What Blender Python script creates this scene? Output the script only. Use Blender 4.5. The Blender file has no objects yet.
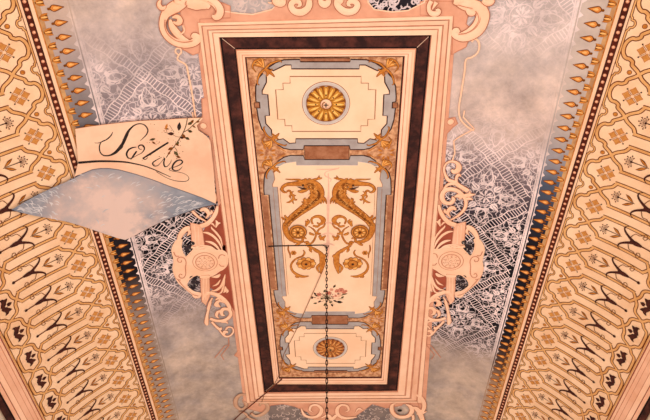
import bpy, bmesh, math, random
from mathutils import Vector, Matrix
from mathutils.geometry import tessellate_polygon
random.seed(7)
PI = math.pi
col = bpy.context.scene.collection

# ------------------------------------------------------------------ place
H = 3.0            # crown of the vault above the camera, metres
CZ = 1.6           # camera height above the floor
F, VY, CX = 580.0, 975.0, 326.0
TH = math.atan((VY - 210) / F); CT, ST = math.cos(TH), math.sin(TH)
X0, RR = .24, .45  # flat half width and radius of the coved sides (units of H)
UE = .80           # end of the cove

def prof(u):
    s = 1 if u >= 0 else -1; a = abs(u)
    if a <= X0: return u, 1.0, 0.0
    t = (a - X0) / RR
    return s * (X0 + RR * math.sin(t)), 1 - RR * (1 - math.cos(t)), s * t

def S3(u, Y, lift=0.0):
    X, Z, t = prof(u)
    return Vector((X * H - math.sin(t) * lift, Y * H, CZ + Z * H - math.cos(t) * lift))

def inward(u):
    t = prof(u)[2]
    return Vector((-math.sin(t), 0, -math.cos(t)))

def inv(x, y):
    k = (x - CX) / F; dy = CT + ST * (y - 210) / F; dz = ST - CT * (y - 210) / F
    r = k / dz
    if abs(r) <= X0: return r, dy / dz
    lo, hi = X0, X0 + RR * 1.6
    for _ in range(40):
        m = (lo + hi) / 2; X, Z, t = prof(m)
        if X / Z < abs(r): lo = m
        else: hi = m
    return math.copysign(lo, r), dy / dz * prof(lo)[1]

def Z_(x0, y0, sc):           # traces taken on an enlarged photograph crop -> points on the vault
    return lambda pts: [inv(x0 + p[0] / sc, y0 + p[1] / sc) for p in pts]

# ------------------------------------------------------------------ materials
def lin(c):
    out = []
    for v in c:
        v = v / 255.0
        out.append(v / 12.92 if v <= .04045 else ((v + .055) / 1.055) ** 2.4)
    return tuple(out) + (1.0,)

MATS = {}
def M(name, c, c2=None, scale=14.0, rough=.85, detail=5.0, spec=.15, lo=.38, hi=.66, bump=0.0, metal=0.0):
    if name in MATS: return MATS[name]
    m = bpy.data.materials.new(name); m.use_nodes = True; nt = m.node_tree
    b = nt.nodes['Principled BSDF']; b.inputs['Roughness'].default_value = rough
    b.inputs['Specular IOR Level'].default_value = spec; b.inputs['Metallic'].default_value = metal
    if c2 is None: c2 = tuple(v * .93 for v in c)
    g = nt.nodes.new('ShaderNodeNewGeometry')
    n = nt.nodes.new('ShaderNodeTexNoise'); n.inputs['Scale'].default_value = scale; n.inputs['Detail'].default_value = detail
    n.inputs['Roughness'].default_value = .6
    r = nt.nodes.new('ShaderNodeMapRange'); r.inputs[1].default_value = lo; r.inputs[2].default_value = hi
    x = nt.nodes.new('ShaderNodeMix'); x.data_type = 'RGBA'
    nt.links.new(g.outputs['Position'], n.inputs['Vector']); nt.links.new(n.outputs['Fac'], r.inputs[0])
    nt.links.new(r.outputs[0], x.inputs[0]); x.inputs[6].default_value = lin(c); x.inputs[7].default_value = lin(c2)
    nt.links.new(x.outputs[2], b.inputs['Base Color'])
    if bump:
        bp = nt.nodes.new('ShaderNodeBump'); bp.inputs['Strength'].default_value = bump; bp.inputs['Distance'].default_value = .01
        nt.links.new(n.outputs['Fac'], bp.inputs['Height']); nt.links.new(bp.outputs[0], b.inputs['Normal'])
    MATS[name] = m
    return m

def ramp_mat(name, stops, mask=None, line=None, warp=.10, mottle=.16, scale=2.2, threads=False, clouds=False):
    """painted sky / lace ground: pigment changes along the room; mask = how far the painted clouds cover 'line' pigment"""
    m = bpy.data.materials.new(name); m.use_nodes = True; nt = m.node_tree; L = nt.links
    b = nt.nodes['Principled BSDF']; b.inputs['Roughness'].default_value = .85; b.inputs['Specular IOR Level'].default_value = .15
    g = nt.nodes.new('ShaderNodeNewGeometry'); sp = nt.nodes.new('ShaderNodeSeparateXYZ'); L.new(g.outputs['Position'], sp.inputs[0])
    n = nt.nodes.new('ShaderNodeTexNoise'); n.inputs['Scale'].default_value = scale; n.inputs['Detail'].default_value = 6; n.inputs['Roughness'].default_value = .62
    L.new(g.outputs['Position'], n.inputs['Vector'])
    a = nt.nodes.new('ShaderNodeMath'); a.operation = 'MULTIPLY_ADD'; L.new(n.outputs['Fac'], a.inputs[0])
    a.inputs[1].default_value = warp * 2 * H; 
    s = nt.nodes.new('ShaderNodeMath'); s.operation = 'SUBTRACT'; L.new(sp.outputs['Y'], s.inputs[0]); s.inputs[1].default_value = warp * H
    L.new(s.outputs[0], a.inputs[2])
    d = nt.nodes.new('ShaderNodeMath'); d.operation = 'DIVIDE'; L.new(a.outputs[0], d.inputs[0]); d.inputs[1].default_value = 2 * H
    def ramp(st):
        r = nt.nodes.new('ShaderNodeValToRGB'); e = r.color_ramp.elements
        while len(e) < len(st): e.new(.5)
        for i, (p, c) in enumerate(st):
            e[i].position = p / 2; e[i].color = lin(c) if isinstance(c, tuple) else (c, c, c, 1)
        L.new(d.outputs[0], r.inputs[0]); return r
    base = ramp(stops).outputs[0]
    if mask: mk = ramp(mask)
    if line:
        x = nt.nodes.new('ShaderNodeMix'); x.data_type = 'RGBA'
        L.new(mk.outputs[0], x.inputs[0]); x.inputs[6].default_value = lin(line); L.new(base, x.inputs[7]); base = x.outputs[2]
    if threads or clouds:   # soft patches of paler and bluer cloud
        mk2 = ramp(mask); cn = nt.nodes.new('ShaderNodeTexNoise'); cn.inputs['Scale'].default_value = 3.1; cn.inputs['Detail'].default_value = 7; cn.inputs['Roughness'].default_value = .66; L.new(g.outputs['Position'], cn.inputs['Vector'])
        cr = nt.nodes.new('ShaderNodeValToRGB'); ce = cr.color_ramp.elements; ce[0].position = .40; ce[0].color = lin((156, 148, 150)); ce[1].position = .62; ce[1].color = lin((222, 196, 176)); L.new(cn.outputs['Fac'], cr.inputs[0])
        cm = nt.nodes.new('ShaderNodeMath'); cm.operation = 'MULTIPLY'; cm.inputs[1].default_value = .42; L.new(mk2.outputs[0], cm.inputs[0])
        cx_ = nt.nodes.new('ShaderNodeMix'); cx_.data_type = 'RGBA'; L.new(cm.outputs[0], cx_.inputs[0]); L.new(ramp(stops).outputs[0], cx_.inputs[6]); L.new(cr.outputs[0], cx_.inputs[7]); cloud = cx_.outputs[2]
        x2m = nt.nodes.new('ShaderNodeMix'); x2m.data_type = 'RGBA'; L.new(mk.outputs[0], x2m.inputs[0]); L.new(base, x2m.inputs[6]); L.new(cloud, x2m.inputs[7]); base = x2m.outputs[2]
    if threads:   # fine scribbled lace: edges of a warped cell pattern, painted in the thread colour
        wn = nt.nodes.new('ShaderNodeTexNoise'); wn.inputs['Scale'].default_value = 16; wn.inputs['Detail'].default_value = 1; L.new(g.outputs['Position'], wn.inputs['Vector'])
        wm = nt.nodes.new('ShaderNodeVectorMath'); wm.operation = 'MULTIPLY_ADD'; L.new(wn.outputs['Color'], wm.inputs[0]); wm.inputs[1].default_value = (.075, .075, .075); L.new(g.outputs['Position'], wm.inputs[2])
        vo = nt.nodes.new('ShaderNodeTexVoronoi'); vo.feature = 'DISTANCE_TO_EDGE'; vo.inputs['Scale'].default_value = 31; L.new(wm.outputs[0], vo.inputs['Vector'])
        vr = nt.nodes.new('ShaderNodeMapRange'); vr.inputs[1].default_value = .055; vr.inputs[2].default_value = .085; vr.inputs[3].default_value = .85; vr.inputs[4].default_value = 0.0; L.new(vo.outputs['Distance'], vr.inputs[0])
        x2 = nt.nodes.new('ShaderNodeMix'); x2.data_type = 'RGBA'; L.new(vr.outputs[0], x2.inputs[0])
        L.new(cloud, x2.inputs[6]); L.new(base, x2.inputs[7]); base = x2.outputs[2]
    n2 = nt.nodes.new('ShaderNodeTexNoise'); n2.inputs['Scale'].default_value = 6; n2.inputs['Detail'].default_value = 8; n2.inputs['Roughness'].default_value = .7
    L.new(g.outputs['Position'], n2.inputs['Vector'])
    mr = nt.nodes.new('ShaderNodeMapRange'); mr.inputs[1].default_value = .3; mr.inputs[2].default_value = .7
    mr.inputs[3].default_value = 1 - mottle; mr.inputs[4].default_value = 1 + mottle; L.new(n2.outputs['Fac'], mr.inputs[0])
    v = nt.nodes.new('ShaderNodeVectorMath'); v.operation = 'SCALE'; L.new(base, v.inputs[0]); L.new(mr.outputs[0], v.inputs['Scale'])
    L.new(v.outputs[0], b.inputs['Base Color'])
    return m

cream   = M('cream_paint', (251, 208, 174), (243, 195, 158), 4)
bcream  = M('border_cream', (247, 206, 168), (236, 188, 146), 5)
bgold   = M('border_gold_band', (228, 172, 112), (208, 146, 86), 9)
bline   = M('border_brown_line', (112, 52, 20), (92, 40, 14))
gold    = M('ochre_gold', (206, 130, 56), (172, 96, 32), 50)
goldL   = M('light_gold', (240, 176, 100), (222, 148, 72), 50)
goldD   = M('dark_ochre', (128, 70, 22), (100, 50, 16), 40)
dark    = M('black_brown', (52, 26, 22), (74, 38, 26), 30)
black   = M('black_ink', (34, 26, 26), (50, 40, 36), 30)
pink    = M('stucco_pink', (242, 188, 156), (230, 170, 136), 6)
pinkL   = M('stucco_light', (251, 204, 172), (244, 190, 154), 6)
pinkD   = M('stucco_line', (208, 138, 108), (190, 118, 90), 10)
salmon  = M('salmon_wash', (228, 166, 136), (208, 142, 112), 5)
salmonD = M('deep_salmon', (166, 82, 60), (146, 68, 50), 8)
marble  = M('dark_marble', (44, 20, 18), (96, 48, 38), 16, rough=.6, lo=.42, hi=.72)
marbleE = M('marble_edge', (22, 10, 12), (34, 18, 16))
veinw   = M('pale_vein', (214, 176, 150))
ribbon  = M('grey_ribbon', (176, 163, 158), (158, 143, 138), 12)
ribL    = M('pale_ribbon_edge', (226, 206, 192))
brownm  = M('marbled_ochre', (218, 164, 122), (160, 98, 64), 30, lo=.40, hi=.62)
brownd  = M('brown_marbled', (176, 118, 86), (146, 88, 58), 16, lo=.35, hi=.6)
thinl   = M('thin_brown_line', (158, 98, 64))
scrD    = M('scroll_outline', (190, 112, 82), (166, 92, 64), 10)
ringg   = M('ring_grey', (206, 190, 180), (190, 172, 164), 12)
leafg   = M('leaf_green_brown', (92, 78, 46), (60, 48, 30), 30)
rose    = M('rose_paint', (214, 138, 112), (188, 104, 84), 30)
paper   = M('painted_paper', (250, 204, 168), (240, 188, 150), 4)
irong   = M('iron', (40, 25, 21), (62, 38, 30), 60, rough=.6, metal=.4)
ironb   = M('black_rubber', (40, 26, 22), (52, 36, 30), 60, rough=.6)

Rst = [(.28, (186, 170, 168)), (.40, (206, 184, 176)), (.50, (216, 186, 172)), (.58, (190, 166, 160)), (.64, (126, 108, 112)),
       (.74, (66, 56, 66)), (.80, (20, 17, 24)), (1.08, (22, 18, 24)), (1.15, (90, 76, 76)), (1.23, (168, 144, 130)), (1.40, (178, 152, 134)), (1.75, (160, 138, 122))]
Rmk = [(.28, .10), (.37, .30), (.42, .80), (.50, .72), (.58, .20), (.66, .05), (.9, 0.0), (1.10, 0.0), (1.17, .25), (1.25, .80), (1.4, 1.0)]
Lst = [(.28, (214, 184, 168)), (.36, (196, 172, 164)), (.42, (160, 144, 146)), (.50, (142, 126, 130)), (.62, (60, 52, 60)), (.74, (22, 18, 24)),
       (.88, (22, 18, 24)), (.94, (84, 72, 76)), (1.03, (136, 120, 120)), (1.12, (174, 152, 142)), (1.40, (170, 146, 130)), (1.75, (156, 134, 120))]
Lmk = [(.28, .95), (.34, .8), (.40, .35), (.46, .06), (.8, 0.0), (.95, 0.0), (1.0, .15), (1.07, .55), (1.14, .95), (1.4, 1.0)]
lgp = {1: ramp_mat('lace_plain_right', Rst, Rmk, None, warp=.05, mottle=.30, clouds=True), -1: ramp_mat('lace_plain_left', Lst, Lmk, None, warp=.05, mottle=.34, clouds=True)}
lg = {1: ramp_mat('lace_ground_right', Rst, Rmk, (226, 202, 200), warp=.05, threads=True, mottle=.30), -1: ramp_mat('lace_ground_left', Lst, Lmk, (216, 194, 192), warp=.05, threads=True, mottle=.34)}
ll = {1: ramp_mat('lace_thread_right', Rst, Rmk, (238, 214, 210), warp=.05, mottle=.30, clouds=True), -1: ramp_mat('lace_thread_left', Lst, Lmk, (232, 208, 204), warp=.05, mottle=.34, clouds=True)}
Cst = [(.28, (196, 176, 164)), (.50, (196, 176, 166)), (.60, (150, 144, 150)), (.66, (82, 90, 108)), (.74, (48, 52, 68)), (.80, (22, 20, 28)), (1.12, (26, 20, 26)), (1.22, (84, 62, 54)), (1.32, (176, 138, 110)), (1.75, (180, 150, 124))]
Csl = [(.28, (206, 176, 158)), (.40, (166, 148, 144)), (.52, (110, 104, 108)), (.66, (40, 34, 40)), (.9, (24, 18, 24)), (.955, (90, 76, 74)), (1.05, (150, 128, 116)), (1.75, (176, 150, 130))]
cg = {1: ramp_mat('crest_ground_right', Cst, warp=.04), -1: ramp_mat('crest_ground_left', Csl, warp=.04)}
under = bpy.data.materials.new('blue_grey_underside'); under.use_nodes = True
def _under():
    nt = under.node_tree; L = nt.links; b = nt.nodes['Principled BSDF']; b.inputs['Roughness'].default_value = .85; b.inputs['Specular IOR Level'].default_value = .15
    g = nt.nodes.new('ShaderNodeNewGeometry'); c = S3(*inv(104, 203)); c2 = S3(*inv(118, 222))
    n = nt.nodes.new('ShaderNodeTexNoise'); n.inputs['Scale'].default_value = 5; n.inputs['Detail'].default_value = 6; n.inputs['Roughness'].default_value = .65; L.new(g.outputs['Position'], n.inputs['Vector'])
    outs = []
    for cc, sc_, rad in ((c, (1, 1.6, 1), .38), (c2, (1, 1.0, 1), .24)):
        d = nt.nodes.new('ShaderNodeVectorMath'); d.operation = 'SUBTRACT'; L.new(g.outputs['Position'], d.inputs[0]); d.inputs[1].default_value = cc
        m = nt.nodes.new('ShaderNodeVectorMath'); m.operation = 'MULTIPLY'; L.new(d.outputs[0], m.inputs[0]); m.inputs[1].default_value = sc_
        ln = nt.nodes.new('ShaderNodeVectorMath'); ln.operation = 'LENGTH'; L.new(m.outputs[0], ln.inputs[0])
        ad = nt.nodes.new('ShaderNodeMath'); ad.operation = 'MULTIPLY_ADD'; L.new(n.outputs['Fac'], ad.inputs[0]); ad.inputs[1].default_value = .95; L.new(ln.outputs['Value'], ad.inputs[2])
        r = nt.nodes.new('ShaderNodeMapRange'); r.inputs[1].default_value = .47 + rad * .35; r.inputs[2].default_value = .47 + rad * 1.25; r.inputs[3].default_value = 1; r.inputs[4].default_value = 0; L.new(ad.outputs[0], r.inputs[0]); outs.append(r)
    mx = nt.nodes.new('ShaderNodeMath'); mx.operation = 'MAXIMUM'; L.new(outs[0].outputs[0], mx.inputs[0]); L.new(outs[1].outputs[0], mx.inputs[1])
    r2 = nt.nodes.new('ShaderNodeMapRange'); r2.inputs[1].default_value = .38; r2.inputs[2].default_value = .64; L.new(n.outputs['Fac'], r2.inputs[0])
    bl = nt.nodes.new('ShaderNodeMix'); bl.data_type = 'RGBA'; L.new(r2.outputs[0], bl.inputs[0]); bl.inputs[6].default_value = lin((104, 114, 130)); bl.inputs[7].default_value = lin((158, 156, 162))
    x = nt.nodes.new('ShaderNodeMix'); x.data_type = 'RGBA'; L.new(mx.outputs[0], x.inputs[0]); L.new(bl.outputs[2], x.inputs[6]); x.inputs[7].default_value = lin((220, 190, 178)); L.new(x.outputs[2], b.inputs['Base Color'])
_under()
underw = M('pale_flecks', (214, 206, 206), (180, 178, 184), 20)

# ------------------------------------------------------------------ drawing on the vault
def catmull(p, k=6, closed=False):
    if len(p) < 3 and not closed: 
        return list(p)
    n = len(p); out = []
    rng = range(n if closed else n - 1)
    for i in rng:
        if closed: a, b, c, d = p[(i - 1) % n], p[i], p[(i + 1) % n], p[(i + 2) % n]
        else: a, b, c, d = p[max(i - 1, 0)], p[i], p[i + 1], p[min(i + 2, n - 1)]
        for j in range(k):
            t = j / k
            out.append(tuple(.5 * (2 * b[m] + (c[m] - a[m]) * t + (2 * a[m] - 5 * b[m] + 4 * c[m] - d[m]) * t * t + (3 * b[m] - a[m] - 3 * c[m] + d[m]) * t ** 3) for m in range(len(b))))
    if not closed: out.append(tuple(p[-1]))
    return out

def circ(cx, cy, r, n=24, ry=None):
    ry = r if ry is None else ry
    return [(cx + r * math.cos(2 * PI * i / n), cy + ry * math.sin(2 * PI * i / n)) for i in range(n)]

def spiral(cx, cy, r0, r1, a0, a1, n=22):
    return [(cx + (r0 + (r1 - r0) * i / (n - 1)) * math.cos(a0 + (a1 - a0) * i / (n - 1)), cy + (r0 + (r1 - r0) * i / (n - 1)) * math.sin(a0 + (a1 - a0) * i / (n - 1))) for i in range(n)]

def each(name, parent, items, m, e, lift, dome, ew):
    for k, (P, w) in enumerate(items):
        a = Art(); a.orn(P, w, m, e, lift + .00012 * k, dome, ew); a.build(name, parent)

class Art:
    """painted / stucco shapes gathered in (u, Y) and laid on the vault as one mesh"""
    def __init__(s): s.v = []; s.f = []; s.m = []; s.mats = []; s.sm = set()
    def mi(s, m):
        if m not in s.mats: s.mats.append(m)
        return s.mats.index(m)
    def fill(s, pts, m, lift):
        pts = [tuple(p[:2]) for p in pts]
        tr = tessellate_polygon([[Vector((p[0], p[1], 0)) for p in pts]])
        o = len(s.v); s.v += [(p[0], p[1], lift) for p in pts]; i = s.mi(m)
        for t in tr: s.f.append(tuple(o + k for k in t)); s.m.append(i)
    def quad(s, a, b, c, d, m, l0, l1=None):
        l1 = l0 if l1 is None else l1
        o = len(s.v); s.v += [(a[0], a[1], l0), (b[0], b[1], l0), (c[0], c[1], l1), (d[0], d[1], l1)]
        s.f.append((o, o + 1, o + 2, o + 3)); s.m.append(s.mi(m))
    def stroke(s, pts, w, m, lift, dome=0.0, closed=False, sm=5, taper=None):
        """w: width or list of widths (units of H); dome: crown height in metres"""
        P = list(pts); s.k = (getattr(s, 'k', 0) + 7) % 61; lift = lift + s.k * 2.5e-6
        if isinstance(w, (int, float)): W = [w] * len(P)
        else:
            W = [w[min(int(i * (len(w) - 1) / max(len(P) - 1, 1)), len(w) - 2)] * (1 - (i * (len(w) - 1) / max(len(P) - 1, 1)) % 1) + w[min(int(i * (len(w) - 1) / max(len(P) - 1, 1)) + 1, len(w) - 1)] * ((i * (len(w) - 1) / max(len(P) - 1, 1)) % 1) for i in range(len(P) - 1)] + [w[-1]]
        q = [(p[0], p[1], W[i]) for i, p in enumerate(P)]
        if sm and len(q) > 2: q = catmull(q, sm, closed)
        n = len(q); rows = []
        cs = [(-1, 0), (-.55, .75), (0, 1), (.55, .75), (1, 0)] if dome else [(-1, 0), (1, 0)]
        for i in range(n):
            a = q[i - 1] if (i or closed) else q[i]; b = q[(i + 1) % n] if (i < n - 1 or closed) else q[i]
            dx, dy = b[0] - a[0], b[1] - a[1]; L = math.hypot(dx, dy) or 1
            nx, ny = -dy / L, dx / L; hw = max(q[i][2], 1e-5) / 2
            rows.append([(q[i][0] + nx * hw * c[0], q[i][1] + ny * hw * c[0], lift + i * 1e-6 + dome * c[1] * min(1, q[i][2] / (max(W) or 1))) for c in cs])
        o = len(s.v); k = len(cs); mi = s.mi(m)
        for r in rows: s.v += r
        for i in range(n if closed else n - 1):
            for j in range(k - 1):
                a = o + i * k + j; b = o + ((i + 1) % n) * k + j
                if dome: s.sm.add(len(s.f))
                s.f.append((a, a + 1, b + 1, b)); s.m.append(mi)
    def orn(s, pts, w, m, e, lift, dome=.006, ew=.0022, sm=5):
        W = [x + ew for x in w] if not isinstance(w, (int, float)) else w + ew
        s.stroke(pts, W, e, lift, 0, sm=sm); s.stroke(pts, w, m, lift + .001, dome, sm=sm)
    def disc(s, cx, cy, r, m, lift, n=20, ry=None, dome=0.0):
        s.k = (getattr(s, 'k', 0) + 7) % 61; lift = lift + s.k * 2.5e-6
        if not dome: s.fill(circ(cx, cy, r, n, ry), m, lift); return
        ry = r if ry is None else ry
        o = len(s.v); mi = s.mi(m); s.v.append((cx, cy, lift + dome)); s.sm.update(range(len(s.f), len(s.f) + 3 * n))
        R = [(.5, .82), (.85, .4), (1, 0)]
        for (a, h) in R: s.v += [(p[0], p[1], lift + dome * h) for p in circ(cx, cy, r * a, n, ry * a)]
        for i in range(n):
            j = (i + 1) % n; s.f.append((o, o + 1 + i, o + 1 + j)); s.m.append(mi)
            for k in range(2):
                a = o + 1 + k * n; s.f.append((a + i, a + n + i, a + n + j, a + j)); s.m.append(mi)
    def leaf(s, x, y, ang, L, w, m, lift, dome=0.0, bend=0.0):
        pts = []
        for i in range(5):
            t = i / 4; a = ang + bend * t
            pts.append((x + L * t * math.cos(a), y + L * t * math.sin(a)))
        s.stroke(pts, [w * .15, w * .8, w, w * .6, w * .03], m, lift, dome, sm=2)
    def build(s, name, parent=None, origin=(0, 0, 0)):
        bm = bmesh.new(); vs = [bm.verts.new(v) for v in s.v]
        for k, (f, mi) in enumerate(zip(s.f, s.m)):
            try: fc = bm.faces.new([vs[i] for i in f]); fc.material_index = mi; fc.smooth = k in s.sm
            except ValueError: pass
        bmesh.ops.triangulate(bm, faces=bm.faces[:])
        us = [v[0] for v in s.v]; lo, hi = min(us), max(us)
        if hi > X0 or lo < -X0:
            k = -40
            while k <= 40:
                u = k * .02; k += 1
                if lo < u < hi and abs(u) >= X0 - .001:
                    bmesh.ops.bisect_plane(bm, geom=bm.verts[:] + bm.edges[:] + bm.faces[:], dist=1e-6, plane_co=(u, 0, 0), plane_no=(1, 0, 0))
        og = Vector(origin)
        info = {}
        for v in bm.verts:
            u, Y, l = v.co; info[v] = u; v.co = S3(u, Y, l) - og
        bm.normal_update()
        bad = [f for f in bm.faces if f.normal.dot(inward(sum(info[v] for v in f.verts) / len(f.verts))) < 0]
        bmesh.ops.reverse_faces(bm, faces=bad)
        me = bpy.data.meshes.new(name); bm.to_mesh(me); bm.free()
        for m in s.mats: me.materials.append(m)
        o = bpy.data.objects.new(name, me); col.objects.link(o)
        o.location = og
        if parent:
            o.parent = parent; o.location = og - parent.location
        return o

def thing(name, label, cat, loc=(0, 0, 0), group=None):
    o = bpy.data.objects.new(name, None); col.objects.link(o); o.location = loc; o.empty_display_size = .05
    o['label'] = label; o['category'] = cat
    if group: o['group'] = group
    return o
def tag(o, label, cat, group=None):
    o['label'] = label; o['category'] = cat
    if group: o['group'] = group
    return o
def struct(o): o['kind'] = 'structure'; return o
def repeat(o, n0, n1, step):
    """copies of a part along the room"""
    for k in range(n0, n1):
        if k == 0: continue
        c = o.copy(); c.location.y = o.location.y + k * step * H; col.objects.link(c); c.parent = o.parent

def box(name, x0, x1, y0, y1, z0, z1, m, parent=None):
    bm = bmesh.new(); bmesh.ops.create_cube(bm, size=1)
    for v in bm.verts: v.co = Vector(((x0 + x1) / 2 + v.co.x * (x1 - x0), (y0 + y1) / 2 + v.co.y * (y1 - y0), (z0 + z1) / 2 + v.co.z * (z1 - z0)))
    me = bpy.data.meshes.new(name); bm.to_mesh(me); bm.free(); me.materials.append(m)
    o = bpy.data.objects.new(name, me); col.objects.link(o)
    if parent: o.parent = parent
    return o
def tube_mesh(name, pts, r, m, parent=None, n=8, closed=False):
    pts = [Vector(p) for p in pts]; bm = bmesh.new(); rings = []; N = len(pts)
    ref = Vector((0.0, 1, 0.001))
    for i, p in enumerate(pts):
        a = pts[i - 1] if (i or closed) else p; b = pts[(i + 1) % N] if (i < N - 1 or closed) else p
        t = (b - a).normalized(); rf = ref if abs(t.dot(ref)) < .95 else Vector((1, 0, 0)); x = t.cross(rf).normalized(); y = t.cross(x)
        rings.append([bm.verts.new(p + (x * math.cos(2 * PI * k / n) + y * math.sin(2 * PI * k / n)) * r) for k in range(n)])
    for i in range(N if closed else N - 1):
        A, B = rings[i], rings[(i + 1) % N]
        for k in range(n): bm.faces.new((A[k], A[(k + 1) % n], B[(k + 1) % n], B[k])).smooth = True
    if not closed: bm.faces.new(rings[0][::-1]); bm.faces.new(rings[-1])
    bmesh.ops.recalc_face_normals(bm, faces=bm.faces)
    me = bpy.data.meshes.new(name); bm.to_mesh(me); bm.free(); me.materials.append(m)
    o = bpy.data.objects.new(name, me); col.objects.link(o)
    if parent: o.parent = parent
    return o

# ------------------------------------------------------------------ room shell
YB, YF = -2.4, 6.3
Xw = prof(UE)[0] * H; Zw = CZ + prof(UE)[1] * H
plaster = M('plaster', (226, 196, 164), (214, 180, 146), 3)
vault = Art()
N = 48
for i in range(N):
    a, b = -UE + 2 * UE * i / N, -UE + 2 * UE * (i + 1) / N
    for j in range(8):
        y0, y1 = (YB + (YF - YB) * j / 8) / H, (YB + (YF - YB) * (j + 1) / 8) / H
        vault.quad((a, y0), (b, y0), (b, y1), (a, y1), plaster, 0)
cv = vault.build('ceiling'); struct(cv)
sol = cv.modifiers.new('thickness', 'SOLIDIFY'); sol.thickness = .12; sol.offset = -1
wallm = M('wall_plaster', (226, 208, 186), (214, 194, 170), 3)
floorm = M('floor_stone', (206, 202, 198), (184, 180, 176), 3, rough=.5)
struct(box('floor', -Xw - .3, Xw + .3, YB - .3, YF + .3, -.1, 0, floorm))
ADDED_WINS = (-.6, 1.4, 3.4, 5.3)  # unseen side windows, made up to give the fill lamps openings
framem = M('window_paint', (206, 190, 170), (190, 172, 150), 10, rough=.5)
glassm = bpy.data.materials.new('window_glass'); glassm.use_nodes = True
_nt = glassm.node_tree; _nt.nodes.clear(); _o = _nt.nodes.new('ShaderNodeOutputMaterial'); _g = _nt.nodes.new('ShaderNodeBsdfTransparent'); _g.inputs[0].default_value = (.95, .97, .96, 1); _nt.links.new(_g.outputs[0], _o.inputs[0])
ni = 0
for sd, nm in ((-1, 'wall_left'), (1, 'wall_right')):
    x0, x1 = (-Xw - .25, -Xw) if sd < 0 else (Xw, Xw + .25)
    struct(box(nm, x0, x1, YB - .25, YF + .25, 0, .8, wallm)); struct(box(nm + '_upper', x0, x1, YB - .25, YF + .25, 2.7, Zw + .02, wallm))
    e = [YB - .25]
    for wy in ADDED_WINS: e += [wy - .6, wy + .6]
    e.append(YF + .25)
    for i in range(0, len(e), 2): struct(box(nm + '_pier', x0, x1, e[i], e[i + 1], .8, 2.7, wallm))
    for wy in ADDED_WINS:
        ni += 1; xm = (x0 + x1) / 2; y0, y1 = wy - .6, wy + .6
        r = bpy.data.objects.new('window_%d' % ni, None); col.objects.link(r); r['kind'] = 'structure'
        for (a_, b_, c_, d_) in ((y0, y0 + .06, .8, 2.7), (y1 - .06, y1, .8, 2.7), (y0, y1, .8, .86), (y0, y1, 2.64, 2.7), (wy - .025, wy + .025, .86, 2.64), (y0, y1, 1.9, 1.94)):
            box('window_frame', xm - .03, xm + .03, a_, b_, c_, d_, framem, r)
        box('pane', xm - .004, xm + .004, y0 + .06, y1 - .06, .86, 2.64, glassm, r)
struct(box('wall_far', -Xw - .25, Xw + .25, YF, YF + .25, 0, 5.0, wallm))
# unseen wall behind the camera; its wide doorway is added for fill light
bm = bmesh.new()
wall_back = box('wall_back', -Xw - .25, Xw + .25, YB - .25, YB, 3.1, 5.0, wallm); struct(wall_back)
struct(box('wall_back_side', -Xw - .25, -1.5, YB - .25, YB, 0, 3.1, wallm))
struct(box('wall_back_jamb', 1.5, Xw + .25, YB - .25, YB, 0, 3.1, wallm))
bm.free()

# painted cornice along both walls
for sd, nm in ((-1, 'trim_1'), (1, 'trim_2')):
    a = Art(); y0, y1 = YB / H, YF / H
    seq = [(.7315, .7345, salmonD, .004, .006), (.7345, .741, pinkL, .008, .016), (.741, .7425, pinkD, .016, .016), (.7425, .750, pink, .016, .016), (.750, .751, pinkD, .016, .016), (.751, .762, pink, .016, .018),
           (.762, .7632, pinkD, .018, .018), (.7632, .773, pinkL, .018, .016), (.773, .7745, salmonD, .014, .014), (.7745, .782, pink, .014, .012), (.782, .7855, marbleE, .010, .010), (.7855, .799, marble, .010, .012)]
    for (u0, u1, m, l0, l1) in seq:
        a.quad((sd * u0, y0), (sd * u0, y1), (sd * u1, y1), (sd * u1, y0), m, l0, l1)
    struct(a.build(nm))

YA, YZ = -.20, 1.85   # extent of the painting that is laid out

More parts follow.
